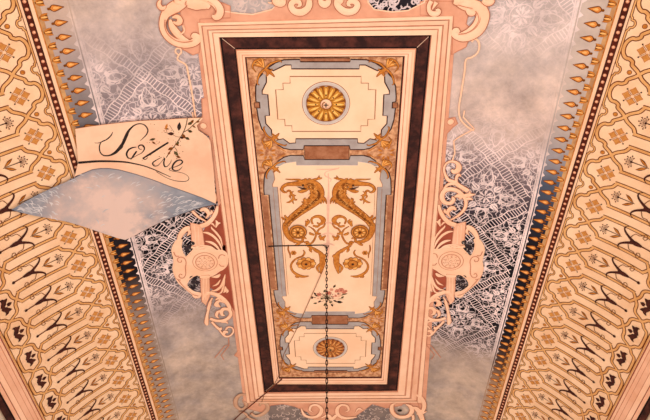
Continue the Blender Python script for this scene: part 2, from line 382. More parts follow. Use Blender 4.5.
# ------------------------------------------------------------------ patterned side borders
PQ = .0778
def border(sd, ph, label):
    root = thing('patterned_border', label, 'painted border', S3(sd * .62, .16))
    S = lambda p: [(sd * q[0], q[1]) for q in p]
    a = Art(); a.fill(S([(.497, YA), (.497, YZ), (.732, YZ), (.732, YA)]), bcream, .002); a.build('border_ground', root)
    Y0 = .908 + ph
    ks = range(-9, 12)
    half = [(.5062, 0.0), (.5072, .09), (.5105, .17), (.515, .215), (.5195, .215), (.5235, .24), (.5262, .27), (.5268, .33), (.531, .375), (.537, .43), (.5425, .50), (.5480, .585), (.5555, .65), (.5625, .71), (.5675, .82), (.572, .835)]
    half2 = [(.572, .835), (.662, .835), (.668, .85), (.6755, 1.0), (.6805, 1.10), (.6825, 1.2), (.683, 1.32), (.6875, 1.40), (.694, 1.44), (.7025, 1.5), (.7085, 1.56), (.712, 1.64), (.7195, 1.70), (.722, 1.8), (.7225, 2.0)]
    a = Art()
    for k in range(-14, 12):
        for s in (1, -1):
            pts = [(sd * u, Y0 + (k + s * t) * PQ) for u, t in half + half2[1:]]
            if min(p[1] for p in pts) < YA or max(p[1] for p in pts) > YZ: continue
            a.stroke(pts, .0080, bline, .0030 + .0001 * s, sm=3)
            a.stroke(pts, .0047, bgold, .0036 + .0001 * s, sm=3)
        # bead side line with a small knob
        pts = [(.5022, -.5), (.5022, -.5)]
        ln = [(.5022, 0.0), (.5022, .33), (.5050, .37), (.5052, .42), (.5095, .43), (.512, .5), (.5095, .57), (.5052, .58), (.5050, .63), (.5022, .67), (.5022, 1.0)]
        p2 = [(sd * u, Y0 + (k + t) * PQ) for u, t in ln]
        if p2[0][1] > YA and p2[-1][1] < YZ:
            a.stroke(p2, .0046, bline, .0031, sm=2); a.stroke(p2, .0022, bgold, .0037, sm=2)
            a.disc(sd * .5265, Y0 + (k + .5) * PQ, .0042, bline, .0038, 10); a.disc(sd * .5265, Y0 + (k + .5) * PQ, .0034, gold, .0040, 10)
    # outer edge lines
    for (u, w, m) in ((.7268, .0016, bline), (.7290, .0030, bgold)):
        a.stroke([(sd * u, YA), (sd * u, YZ)], w, m, .0038, sm=0)
    a.build('interlace', root)
    # quatrefoil
    def part(name, fn, u, t, n0=-14, n1=11):
        b = Art(); fn(b); o = b.build(name, root, S3(sd * u, Y0)); o.location.y -= 0
        for k in range(n0, n1):
            if k == 0: continue
            c = o.copy(); c.location.y = o.location.y + k * PQ * H; col.objects.link(c); c.parent = root
        return o
    def quat(b):
        cu = .5432
        for (du, dt) in ((-.0098, 0), (.0098, 0), (0, -.0096), (0, .0096)):
            x, y = sd * (cu + du), Y0 + dt; w = .0070
            n = []
            sq = [(-w * 1.12, 0), (-w * .5, w * .5), (0, w * 1.12), (w * .5, w * .5), (w * 1.12, 0), (w * .5, -w * .5), (0, -w * 1.12), (-w * .5, -w * .5)] 
            b.fill([(x + p[0] * 1.0, y + p[1] * 1.0) for p in sq], M('quat_edge', (190, 116, 58), (170, 98, 44)), .0030)
            b.fill([(x + p[0] * .84, y + p[1] * .84) for p in sq], M('quat_gold', (210, 142, 72), (190, 122, 58), 60), .0036)
        for d in ((1, 1), (1, -1), (-1, 1), (-1, -1)):
            b.disc(sd * cu + d[0] * .0112, Y0 + d[1] * .0108, .0014, dark, .004, 8)
            b.stroke([(sd * cu + d[0] * .002, Y0 + d[1] * .002), (sd * cu + d[0] * .0105, Y0 + d[1] * .0100)], .0007, bline, .0038, sm=0)
    part('quatrefoil', quat, .543, 0)
    def flower(b):
        yc = Y0 + .5 * PQ; cu = .5775
        b.disc(sd * cu, yc, .0023, dark, .0046, 10)
        b.stroke([(sd * cu, yc), (sd * .6085, yc)], [.0018, .001], dark, .0042, sm=0)
        for i in range(11):
            an = PI * (.42 + 1.16 * i / 10)
            r = .0115 if i % 2 else .0085
            x, y = cu + r * math.cos(an), yc + r * math.sin(an)
            b.stroke([(sd * (cu + .003 * math.cos(an)), yc + .003 * math.sin(an)), (sd * x, y)], .0007, bline, .0040, sm=0)
            b.disc(sd * x, y, .0013, bline if i % 3 else dark, .0044, 8)
        for s in (1, -1):
            b.stroke([(sd * .606, yc + s * .001), (sd * .600, yc + s * .0045), (sd * .5945, yc + s * .0085), (sd * .5885, yc + s * .0118)], [.0004, .0048, .0054, .0004], goldD, .0040, sm=4)
            b.stroke([(sd * .604, yc + s * .002), (sd * .599, yc + s * .0052), (sd * .590, yc + s * .0108)], [.0003, .0028, .0003], gold, .0044, sm=4)
    part('flower_spray', flower, .58, .5)
    wdk = M('umber', (78, 36, 26), (58, 26, 22), 30)
    def wish(b):
        yc = Y0 + .5 * PQ
        for s in (1, -1):
            pts = [(.640, 0), (.6300, .03), (.6205, .095), (.6125, .17), (.6085, .245), (.6085, .31), (.6125, .36)]
            b.stroke([(sd * u, yc + s * t * PQ) for u, t in pts], [.0050, .0060, .0050, .0038, .0030, .0022, .0008], wdk, .0050, sm=4)
            b.disc(sd * .6128, yc + s * .362 * PQ, .0012, wdk, .0052, 8)
            for (qu, qt) in ((.6255, .065), (.6215, .10), (.6175, .135), (.6140, .17), (.6110, .205), (.6090, .25)):
                b.disc(sd * qu, yc + s * qt * PQ * .9, .0016, wdk, .0053, 6)
            # curls
            c = [(.6235, .10), (.6290, .24), (.6370, .25), (.6425, .30), (.6470, .36), (.6520, .30), (.6490, .21), (.6440, .24), (.6465, .29)]
            b.stroke([(sd * u, yc + s * t * PQ) for u, t in c], .0014, goldD, .0048, sm=5)
        b.stroke([(sd * .625, yc), (sd * .636, yc), (sd * .648, yc)], [.0060, .0100, .0046], wdk, .0054, sm=3)
        b.stroke([(sd * .645, yc), (sd * .667, yc)], [.0030, .0024], bline, .0049, sm=0)
        b.disc(sd * .6682, yc, .0034, dark, .0055, 8)
    part('wishbone_scroll', wish, .64, .5)
    def fleur(b):
        b.stroke([(sd * .686, Y0), (sd * .692, Y0), (sd * .6985, Y0)], [.0008, .0092, .0014], wdk, .0045, sm=4)
        for s in (1, -1):
            b.stroke([(sd * .7085, Y0 + s * .002), (sd * .7035, Y0 + s * .0045), (sd * .7000, Y0 + s * .010), (sd * .7015, Y0 + s * .0165), (sd * .7065, Y0 + s * .0195)], [.004, .0100, .0098, .0066, .0010], wdk, .0047, sm=4)
            b.stroke([(sd * .7010, Y0 + s * .009), (sd * .6955, Y0 + s * .0125), (sd * .6905, Y0 + s * .0150)], [.008, .0078, .0008], wdk, .0046, sm=4)
        b.disc(sd * .7145, Y0, .0036, cream, .0046, 10)
        b.disc(sd * .698, Y0, .0022, cream, .0056, 8)
    part('fleur_de_lis', fleur, .70, 0)
    # bead strip
    a = Art()
    a.fill(S([(.4795, YA), (.4795, YZ), (.4860, YZ), (.4860, YA)]), paper, .004)
    a.fill(S([(.4860, YA), (.4860, YZ), (.4955, YZ), (.4955, YA)]), salmonD if False else M('bead_brown', (92, 34, 18), (70, 24, 14)), .0046)
    a.fill(S([(.4955, YA), (.4955, YZ), (.5000, YZ), (.5000, YA)]), paper, .004)
    a.stroke(S([(.4860, YA), (.4860, YZ)]), .0012, dark, .0052, sm=0); a.stroke(S([(.4955, YA), (.4955, YZ)]), .0012, dark, .0052, sm=0)
    a.stroke(S([(.4785, YA), (.4785, YZ)]), .0020, gold, .0050, sm=0)
    a.stroke(S([(.5004, YA), (.5004, YZ)]), .0010, bline, .0050, sm=0)
    y = YA + .006
    bd = M('bead_pink', (222, 150, 112), (206, 130, 96), 30); bl = M('bead_light', (246, 196, 158))
    while y < YZ:
        a.disc(sd * .4908, y, .0029, bd, .0056, 10); a.disc(sd * .4904, y - .0004, .0014, bl, .0060, 8)
        y += .01245
    a.build('bead_strip', root)
    return root
border(-1, 0.0, 'left cream cove border of interlaced brown bands, gold quatrefoils and fleurs')
border(1, 0.0, 'right cream cove border of interlaced brown bands, gold quatrefoils and fleurs')

def sh(sd, Y):      # the painted edge band on the right wanders outwards along the room
    if sd < 0: return 0.0
    T = ((-.5, -.007), (.16, -.007), (.3, -.005), (.58, .003), (.72, .009), (.87, .011), (1.85, .014))
    for (a, p), (b, q) in zip(T, T[1:]):
        if Y <= b: return p + (q - p) * (Y - a) / (b - a)
    return T[-1][1]
def edge(sd, u):
    return [(sd * (u + sh(sd, YA + (YZ - YA) * i / 40)), YA + (YZ - YA) * i / 40) for i in range(41)]
# ------------------------------------------------------------------ crest borders (spearheads)
PS = .0243
def crest(sd, label):
    root = thing('spearhead_border', label, 'painted border', S3(sd * .455, .16))
    a = Art()
    a.fill(edge(sd, .424) + [(sd * .4785, YZ), (sd * .4785, YA)], cg[sd], .0022)
    # small pale teeth of the lace edge
    y = .311 - 21 * PS
    while y < YZ - .02:
        g_ = sh(sd, y); a.fill([(sd * (.4285 + g_), y + .0055), (sd * (.4285 + g_), y + PS - .0055), (sd * (.4360 + g_ * .8), y + PS / 2)], ll[sd], .0030); y += PS
    a.fill([(sd * .4705, YA), (sd * .4705, YZ), (sd * .4785, YZ), (sd * .4785, YA)], M('tan_wash', (206, 156, 104), (176, 128, 88), 20), .0026)
    a.build('crest_ground', root)
    wash = M('gold_wash', (214, 158, 92), (190, 150, 110), 16)
    b = Art(); Y0 = .311 if sd > 0 else .3085
    ye = M('spear_light', (248, 186, 112), (236, 166, 90), 50)
    sgo = M('spear_orange', (222, 142, 70), (202, 116, 50), 50)
    b.stroke([(sd * .4350, Y0), (sd * .4395, Y0), (sd * .4475, Y0), (sd * .4530, Y0), (sd * .4590, Y0)], [.0008, .0044, .0104, .0112, .0014], goldD, .0034, sm=4)
    b.stroke([(sd * .4375, Y0), (sd * .4425, Y0), (sd * .4490, Y0), (sd * .4530, Y0), (sd * .4560, Y0)], [.0006, .0034, .0078, .0084, .0008], sgo, .0038, .002, sm=4)
    b.stroke([(sd * .4440, Y0), (sd * .4490, Y0 - .0004), (sd * .4525, Y0)], [.0006, .0042, .0010], ye, .0062, sm=4)
    b.disc(sd * .4592, Y0, .0024, goldD, .0040, 8)
    o = b.build('spearhead', root, S3(sd * .45, Y0))
    b = Art(); Y1 = Y0 + PS / 2
    b.stroke([(sd * .4765, Y1), (sd * .4715, Y1), (sd * .4665, Y1), (sd * .4635, Y1)], [.0030, .0110, .0130, .0100], goldD, .0034, sm=4)
    for s in (1, -1):
        b.stroke([(sd * .4755, Y1 + s * .0010), (sd * .4710, Y1 + s * .0040), (sd * .4660, Y1 + s * .0048), (sd * .4625, Y1 + s * .0060)], [.0015, .0030, .0030, .0008], gold, .0038, .0012, sm=4)
    b.stroke([(sd * .4745, Y1), (sd * .4690, Y1), (sd * .4640, Y1)], [.0012, .0034, .0010], ye, .0040, .0012, sm=4)
    p = b.build('tulip_cup', root, S3(sd * .47, Y1))
    rng = random.Random(3)
    for k in range(-20, 60):
        if k == 0: continue
        for q in (o, p):
            c = q.copy(); c.location.y = q.location.y + k * PS * H
            if q is o: g_ = .35 * (sh(sd, Y0 + k * PS) - sh(sd, Y0)) * H; tt = prof(.45)[2]; c.location.x += g_ * math.cos(tt); c.location.z -= g_ * math.sin(tt)
            col.objects.link(c); c.parent = root
crest(-1, 'left row of gold spearheads and cups between beads and lace')
crest(1, 'right row of gold spearheads and cups between beads and lace')

# ------------------------------------------------------------------ lace fields
def lace(sd, label, ph):
    root = thing('lace_field', label, 'painted lace', S3(sd * .33, .16))
    a = Art(); a.fill([(sd * .17, YA), (sd * .17, YZ)] + edge(sd, .430)[::-1], lg[sd], .0014); a.fill([(0, YA), (0, .28), (sd * .17, .28), (sd * .17, YA)], lg[sd], .0014); a.build('lace_ground', root)
    T = ll[sd]; a = Art(); BK = Art()
    LW = .0019
    def put(pts, w=LW, lift=.0026, sm=4):
        pts = [p for p in pts]
        if any(p[0] > .4255 or p[0] < .20 for p in pts): 
            seg = []
            for p in pts:
                if .20 <= p[0] <= .4255: seg.append(p)
                else:
                    if len(seg) > 1: a.stroke([(sd * q[0], q[1]) for q in seg], w if isinstance(w, float) else LW, T, lift, sm=sm)
                    seg = []
            if len(seg) > 1: a.stroke([(sd * q[0], q[1]) for q in seg], w if isinstance(w, float) else LW, T, lift, sm=sm)
            return
        a.stroke([(sd * q[0], q[1]) for q in pts], w, T, lift, sm=sm)
    HW = .095
    rng = random.Random(11 + sd)
    def ladder(p, q):
        dx, dy = q[0] - p[0], q[1] - p[1]; L = math.hypot(dx, dy); tx, ty = dx / L, dy / L; nx, ny = -ty, tx
        g = .0088
        BK.stroke([(sd * p[0], p[1]), (sd * q[0], q[1])], .0190, lgp[sd], .0020, sm=0)
        for s in (1, -1):
            pts = []
            for i in range(17):
                t = i / 16; wv = .0016 * math.sin(t * PI * 6 + s)
                pts.append((p[0] + dx * t + nx * (s * g + wv), p[1] + dy * t + ny * (s * g + wv)))
            put(pts, LW * 1.1)
        d = .004
        while d < L - .004:
            wv = .0016 * math.sin(d / L * PI * 6)
            x, y = p[0] + tx * d, p[1] + ty * d
            put([(x + nx * (-g + wv), y + ny * (-g + wv)), (x + nx * (g + wv), y + ny * (g + wv))], LW * .9, sm=0)
            d += .0072 if int(d / .0216) % 2 else .0058
    c0 = .62 + ph
    for k in range(-5, 7):
        y = c0 + k * .19
        for s in (1, -1):
            for (p, q) in (((.335, y), (.43, y + s * HW)), ((.335, y), (.24, y + s * HW))):
                if YA < min(p[1], q[1]) and max(p[1], q[1]) < YZ: ladder(p, q)
        # square knot at the crossing
        put([(.335, y - .015), (.350, y), (.335, y + .015), (.320, y), (.335, y - .015)], LW * 1.2, .0028, sm=0)
    def rosette(cx, cy, sc):
        for i in range(8):
            an = i * PI / 4; r = .016 * sc
            put([(cx + .003 * math.cos(an), cy + .003 * math.sin(an)), (cx + r * .7 * math.cos(an), cy + r * .7 * math.sin(an)), (cx + r * math.cos(an), cy + r * math.sin(an))], [LW * .5, LW * 2.2, LW * .5])
        put(circ(cx, cy, .0195 * sc, 16) + [(cx + .0195 * sc, cy)], LW * .7)
        for i in range(4):
            an = i * PI / 2
            for s in (1, -1):          # acanthus scrolls leaving each corner of the lozenge
                x0, y0 = cx + .066 * sc * math.cos(an), cy + .066 * sc * math.sin(an)
                st = an + PI + s * .55
                P = [(x0, y0)]
                x, y, d = x0, y0, st
                for q in range(9):
                    x += .0075 * sc * math.cos(d); y += .0075 * sc * math.sin(d); P.append((x, y)); d += -s * (.10 + .13 * q)
                put(P, [LW * .8, LW * 1.2, LW * 2.0, LW * 1.4, LW * .8])
                for q in (2, 4, 6):
                    px_, py_ = P[q]; dd = st - s * (.1 * q + .065 * q * q) + s * 1.0
                    put([(px_, py_), (px_ + .006 * sc * math.cos(dd), py_ + .006 * sc * math.sin(dd)), (px_ + .011 * sc * math.cos(dd - s * .5), py_ + .011 * sc * math.sin(dd - s * .5))], [LW * .6, LW * 2.0, LW * .4])
            for s in (-1, 0, 1):
                b0 = .022 * sc; x, y = cx + b0 * math.cos(an + PI / 4), cy + b0 * math.sin(an + PI / 4); aa = an + PI / 4 + s * .75; L = (.022 if s == 0 else .016) * sc
                put([(x, y), (x + L * .5 * math.cos(aa), y + L * .5 * math.sin(aa)), (x + L * math.cos(aa - s * .5), y + L * math.sin(aa - s * .5))], [LW * .6, LW * 2.4, LW * .4])
    for k in range(-5, 7):
        y = c0 + k * .19 + .095
        if YA + .08 < y < YZ - .08:
            rosette(.335, y, 1.05)
        for u in (.243, .425):
            if YA + .06 < y - .095 < YZ - .06: rosette(u, y - .095, .95)
        for (u, yy) in ((.395, y - .063), (.395, y + .063), (.275, y - .063), (.275, y + .063)):
            pass
    # random tendrils knit the gaps
    for _ in range(170):
        x = rng.uniform(.235, .415); y = rng.uniform(YA + .03, YZ - .03)
        # keep off the ladders
        t = ((y - c0) / .19); fx = abs(x - .335) / HW
        fr = abs(((t + .5) % 1) - .5) * 2
        if abs(fr - fx) < .17: continue
        an = rng.uniform(0, 2 * PI); r = rng.uniform(.005, .009)
        put(spiral(x, y, r, .004, an, an + rng.choice((-1, 1)) * rng.uniform(1.2, 3.4), 6), [LW * .5, LW * rng.uniform(1, 2.2), LW * .4])
    a.build('lace_threads', root); BK.build('ladder_ground', root)
    a = Art()
    a.stroke(edge(sd, .4195), .0024, T, .0032, sm=0)
    a.stroke(edge(sd, .4236), .0046, T, .0032, sm=0)
    a.stroke(edge(sd, .4270), .0014, cg[sd], .0034, sm=0)
    a.stroke(edge(sd, .4290), .0016, T, .0032, sm=0)
    a.build('lace_edge_band', root)
    return root
lace(-1, 'left grey and black lace field between the spearheads and the central frame', .01)
lace(1, 'right grey and black lace field between the spearheads and the central frame', 0)

# ------------------------------------------------------------------ central frame
QO = [inv(198, 22), inv(453, 15), inv(421.5, 402), inv(247, 402)]
QD = [inv(220, 36), inv(430.5, 34), inv(397, 389.5), inv(264.5, 391)]
QI = [inv(236, 48.5), inv(416, 47.5), inv(387, 383), inv(274, 383)]
QP = [inv(246, 57), inv(403.5, 56), inv(381, 376.5), inv(279.5, 377)]
def lerpq(A, B, t): return [(a[0] + (b[0] - a[0]) * t, a[1] + (b[1] - a[1]) * t) for a, b in zip(A, B)]
def ring(art, A, B, m, l0, l1):
    for i in range(4):
        j = (i + 1) % 4; art.quad(A[i], A[j], B[j], B[i], m, l0, l1)
frL = M('frame_line', (218, 148, 116), (200, 126, 96), 10)
fr = thing('ceiling_frame', 'long rectangular pink and dark brown moulded frame around the central painted panel', 'frame', S3(0, .9))
a = Art()
bk = []
Q0 = lerpq(QO, QD, -.17)
ring(a, Q0, QO, salmon, .006, .008)
a.build('backing_edge', fr)
a = Art()
seq = [(0, .02, pinkL, .002, .014), (.02, .17, pinkL, .014, .018), (.17, .23, frL, .015, .015), (.23, .43, pink, .018, .022), (.43, .50, frL, .019, .019), (.50, .65, pinkL, .022, .020),
       (.65, .71, frL, .018, .018), (.71, .97, pinkL, .020, .024), (.97, 1.0, frL, .024, .012)]
for (t0, t1, m, l0, l1) in seq: ring(a, lerpq(QO, QD, t0), lerpq(QO, QD, t1), m, l0, l1)
a.build('outer_moulding', fr)
a = Art()
for (t0, t1, m, l0, l1) in [(0, .12, marbleE, .012, .009), (.12, .90, marble, .009, .009), (.90, 1, marbleE, .009, .012)]: ring(a, lerpq(QD, QI, t0), lerpq(QD, QI, t1), m, l0, l1)
for i in range(4):
    A, B = QD[i], QI[i]
    if i in (0, 1, 3): a.stroke([(A[0] + (B[0] - A[0]) * .15, A[1] + (B[1] - A[1]) * .15), (A[0] + (B[0] - A[0]) * .95, A[1] + (B[1] - A[1]) * .95)], .0012, veinw, .0105, sm=0)
a.build('dark_band', fr)
a = Art()
for (t0, t1, m, l0, l1) in [(0, .10, frL, .013, .018), (.10, .28, paper, .018, .020), (.28, .36, pink, .019, .018), (.36, .60, pinkL, .018, .016), (.60, .68, frL, .015, .015), (.68, .90, pinkL, .015, .012), (.90, .94, salmonD, .012, .010), (.93, 1.06, dark, .010, .0046)]:
    ring(a, lerpq(QI, QP, t0), lerpq(QI, QP, t1), m, l0, l1)
a.build('inner_moulding', fr)

# ------------------------------------------------------------------ central painted panel
def ctr(Y): return -.0015 + .015 * (Y - .412) / .926
def loc(p): return (p[0] + ctr(p[1]), p[1])
def sym(h):                       # left half outline, crown to foot -> closed outline
    return [loc(p) for p in h] + [loc((-p[0], p[1])) for p in reversed(h) if abs(p[0]) > 1e-6]
def both(p): return [[loc(q) for q in p], [loc((-q[0], q[1])) for q in p]]
YM = lambda p: [(q[0], 1.104 + (.612 - q[1]) * 1.055) for q in p]          # lower field mirrors the upper one
MM = lambda p: [(q[0], 1.716 - q[1]) for q in p]
pan = thing('ceiling_painting', 'long painted panel of cream fields with grey strap borders inside the frame', 'painting', S3(0, .88))
a = Art(); a.fill(QP, brownm, .0045)
for p in both([(-.1405, .72), (-.1285, .72), (-.1285, .996), (-.1405, .996)]): a.fill(p, brownd, .0049)
a.build('panel_ground', pan)
inT = [(0, .4338), (-.062, .4338), (-.062, .4263), (-.073, .4263), (-.0822, .431), (-.0952, .4375), (-.1037, .433)]
inL1 = [(-.1085, .4465), (-.1096, .4602), (-.1187, .4769), (-.1193, .4839), (-.1089, .4848), (-.1089, .5290), (-.1174, .5296), (-.1174, .5461), (-.1076, .5598), (-.1072, .5722)]
inB = [(-.0997, .5832), (-.0858, .580), (-.0741, .5905), (-.0616, .5895), (-.0611, .580), (0, .580)]
outT = [(0, .4202), (-.045, .4202), (-.046, .4155), (-.0748, .4165), (-.0903, .4223), (-.1036, .4310)]
outL = [(-.1146, .4424), (-.1228, .4510), (-.1300, .4685), (-.1322, .4890), (-.1322, .4996), (-.1259, .5005), (-.1259, .5133), (-.1322, .5133), (-.1308, .537), (-.1262, .5580), (-.1156, .5753)]
outB = [(-.1003, .5911), (-.0872, .6015), (-.0735, .6050), (-.0471, .6050), (-.0453, .5959), (0, .5959)]
f1 = inT + inL1 + inB
mT_up = [(0, .6284), (-.0452, .6284), (-.0474, .6190), (-.0735, .6185), (-.0872, .6230), (-.1003, .6330)]
mT_lo = [(-.1044, .6440), (-.098, .6450), (-.088, .6385), (-.0801, .6365), (-.0627, .6335), (-.0627, .6424), (0, .6424)]
mL_in = [(-.1100, .6600), (-.1090, .6760), (-.1149, .6903), (-.1149, .6960), (-.1046, .6960), (-.1046, .858)]
mL_out = [(-.1188, .6482), (-.1280, .6620), (-.1316, .6775), (-.1340, .7040), (-.1340, .7164), (-.1240, .7164), (-.1240, .858)]
f2h = list(reversed(mT_lo)) + mL_in
for nm, tf in (('cream_field', lambda p: p), ('cream_field', YM)):
    a = Art(); h = tf(f1); a.fill(sym(h), cream, .0052); a.build(nm, pan)
a = Art(); h = f2h[:-1] + list(reversed(MM(f2h)))[1:]; a.fill(sym(h), cream, .0052); a.build('cream_field', pan)
def strap(polys, lines):
    a = Art()
    for p in polys: a.fill(p, ribbon, .0056)
    for (p, m, w) in lines:
        a.stroke(p, w, m, .0062, sm=0)
    return a.build('grey_strap', pan)
for tf in (lambda p: p, YM):
    A, B = tf(outT), tf(list(inT)); pl = A + B[::-1]
    P = [loc(q) for q in pl[::1]]; h = list(reversed(A)) ; full = [loc(q) for q in A[::-1]] + [loc((-q[0], q[1])) for q in A[1:]] + [loc((-q[0], q[1])) for q in B[::-1]][:-1] + [loc(q) for q in B]
    strap([full], [([loc(q) for q in B[::-1]] + [loc((-q[0], q[1])) for q in B[1:]], dark, .0023), ([loc(q) for q in A[::-1]] + [loc((-q[0], q[1])) for q in A[1:]], dark, .0023)])
    A, B = tf(outB), tf(inB)
    full = [loc(q) for q in A] + [loc((-q[0], q[1])) for q in A[::-1][1:]] + [loc((-q[0], q[1])) for q in B] + [loc(q) for q in B[::-1]][1:]
    strap([full], [([loc(q) for q in B] + [loc((-q[0], q[1])) for q in B[::-1][1:]], dark, .0023), ([loc(q) for q in A] + [loc((-q[0], q[1])) for q in A[::-1][1:]], dark, .0023)])
    A, B = tf(outL), tf(inL1)
    for s in (1, -1):
        pl = [loc((s * q[0], q[1])) for q in A + B[::-1]]
        strap([pl], [([loc((s * q[0], q[1])) for q in A], dark, .0023), ([loc((s * q[0], q[1])) for q in B], dark, .0023)])
for tf in (lambda p: p, MM):
    A, B = tf(mT_up), tf(mT_lo)
    full = [loc(q) for q in A[::-1]] + [loc((-q[0], q[1])) for q in A[1:]] + [loc((-q[0], q[1])) for q in B][:-1] + [loc(q) for q in B[::-1]]
    strap([full], [([loc(q) for q in B] + [loc((-q[0], q[1])) for q in B[::-1][1:]], ribL, .0010), ([loc(q) for q in A[::-1]] + [loc((-q[0], q[1])) for q in A[1:]], dark, .0023)])
for s in (1, -1):
    A = mL_out[:-1] + MM(mL_out)[::-1][1:]; B = mL_in[:-1] + MM(mL_in)[::-1][1:]
    A = mL_out + MM(mL_out[:-1])[::-1]; B = mL_in + MM(mL_in[:-1])[::-1]
    strap([[loc((s * q[0], q[1])) for q in A + B[::-1]]], [([loc((s * q[0], q[1])) for q in A], dark, .0023), ([loc((s * q[0], q[1])) for q in B], thinl, .0012), ([loc((s * .1000, .70)), loc((s * .1000, 1.014))], thinl, .0008), ([loc((s * .1145, .70)), loc((s * .1145, 1.014))], brownd, .0008)])
# stepped thin line round each small field
st = [(0, .4486), (-.0656, .4486), (-.0656, .4618), (-.0792, .4618), (-.0792, .4749), (-.0935, .4749), (-.0935, .537), (-.0803, .537), (-.0803, .5510), (-.0672, .5510), (-.0672, .5635), (0, .5635)]
for tf in (lambda p: p, YM):
    a = Art(); p = sym(tf(st)); a.stroke(p + [p[0]], .0018, thinl, .0060, sm=0); a.build('stepped_line', pan)
# marbled bars between the fields
for tf in (lambda p: p, MM):
    a = Art(); h = tf([(0, .5965), (-.0445, .5965), (-.0445, .6278), (0, .6278)]); a.fill(sym(h), brownd, .0064)
    p = sym(h); a.stroke(p + [p[0]], .0014, dark, .0068, sm=0); a.build('marbled_bar', pan)
for (y0, y1) in ((.4130, .4196), (1.3075, 1.3150)):
    a = Art(); h = [(0, y0), (-.0445, y0), (-.0445, y1), (0, y1)]; a.fill(sym(h), brownd, .0064); p = sym(h); a.stroke(p + [p[0]], .0014, dark, .0068, sm=0); a.build('marbled_bar', pan)
for s in (1, -1):
    for tf in (lambda p: p, YM):
        a = Art(); h = tf([(-.136, .5018), (-.1265, .5018), (-.1265, .5125), (-.136, .5125)]); pp = [loc((s * q[0], q[1])) for q in h]; a.fill(pp, brownd, .0064); a.stroke(pp + [pp[0]], .0012, dark, .0067, sm=0); a.build('marbled_tab', pan)
# gold acanthus at the breaks of the straps
def acanthus(cx, cy, sx, sy, sc=1.0):
    a = Art(); sc *= 1.05
    def pt(x, y): return loc((cx + sx * x * sc, cy + sy * y * sc))
    L = .0064
    # tongue pointing into the field
    a.orn([pt(-.004, -.004), pt(.002, .003), pt(.007, .006), pt(.013, .013)], [.006, .005, .004, .0006], gold, goldD, L, .002, .0018)
    a.orn([pt(-.002, -.002), pt(.006, .001), pt(.010, -.003)], [.004, .003, .0006], gold, goldD, L, .002, .0014)
    a.orn([pt(-.002, -.002), pt(.001, .007), pt(-.003, .012)], [.004, .003, .0006], gold, goldD, L, .002, .0014)
    # scrolls running out along both straps
    a.orn([pt(-.003, -.003), pt(.006, -.012), pt(.015, -.016), pt(.024, -.0185), pt(.028, -.0150)], [.0030, .0032, .0024, .0018, .0006], gold, goldD, L, .002, .0014)
    a.orn([pt(-.003, -.003), pt(-.013, .006), pt(-.018, .016), pt(-.020, .026), pt(-.0165, .029)], [.0030, .0032, .0024, .0018, .0006], gold, goldD, L, .002, .0014)
    # shell in the corner
    for k in range(6):
        an = PI + .15 + k * (PI / 2 - .3) / 5
        a.orn([pt(-.006, -.006), pt(-.006 + .010 * math.cos(an + .15), -.006 + .010 * math.sin(an + .15)), pt(-.006 + .018 * math.cos(an), -.006 + .018 * math.sin(an))], [.0028, .0032, .0007], goldL if k % 2 else gold, goldD, L, .002, .0012, sm=3)
    a.orn([pt(-.020, .004), pt(-.026, -.006), pt(-.022, -.016), pt(-.012, -.022), pt(-.002, -.020)], [.0006, .0022, .0030, .0022, .0006], gold, goldD, L + .0006, .002, .0012)
    a.build('acanthus_leaf', pan)
for s in (1, -1):
    acanthus(s * -.1065, .4365, s, 1, .95)
    acanthus(s * -.1045, .5790, s, -1, .85); acanthus(s * -.1085, .6490, s, 1, .85)
    acanthus(s * -.1085, 1.067, s, -1, .85); acanthus(s * -.1045, 1.139, s, 1, .85)
    acanthus(s * -.1065, 1.290, s, -1, .95)
    for yc in (.612, 1.104):   # ring of thin gold leaves round the marbled knot
        a = Art(); cx = -.119 * s
        for an in range(0, 360, 45):
            q = math.radians(an + 22)
            a.leaf(loc((cx, yc))[0] + .008 * math.cos(q), yc + .008 * math.sin(q), q, .011, .0045, gold, .0064, .0015)
        a.stroke([loc((-.082 * s, yc - .002)), loc((-.092 * s, yc - .009)), loc((-.104 * s, yc - .016))], [.001, .0022, .0006], gold, .0064)
        a.stroke([loc((-.082 * s, yc + .002)), loc((-.092 * s, yc + .009)), loc((-.104 * s, yc + .016))], [.001, .0022, .0006], gold, .0064)
        a.build('leaf_knot', pan)

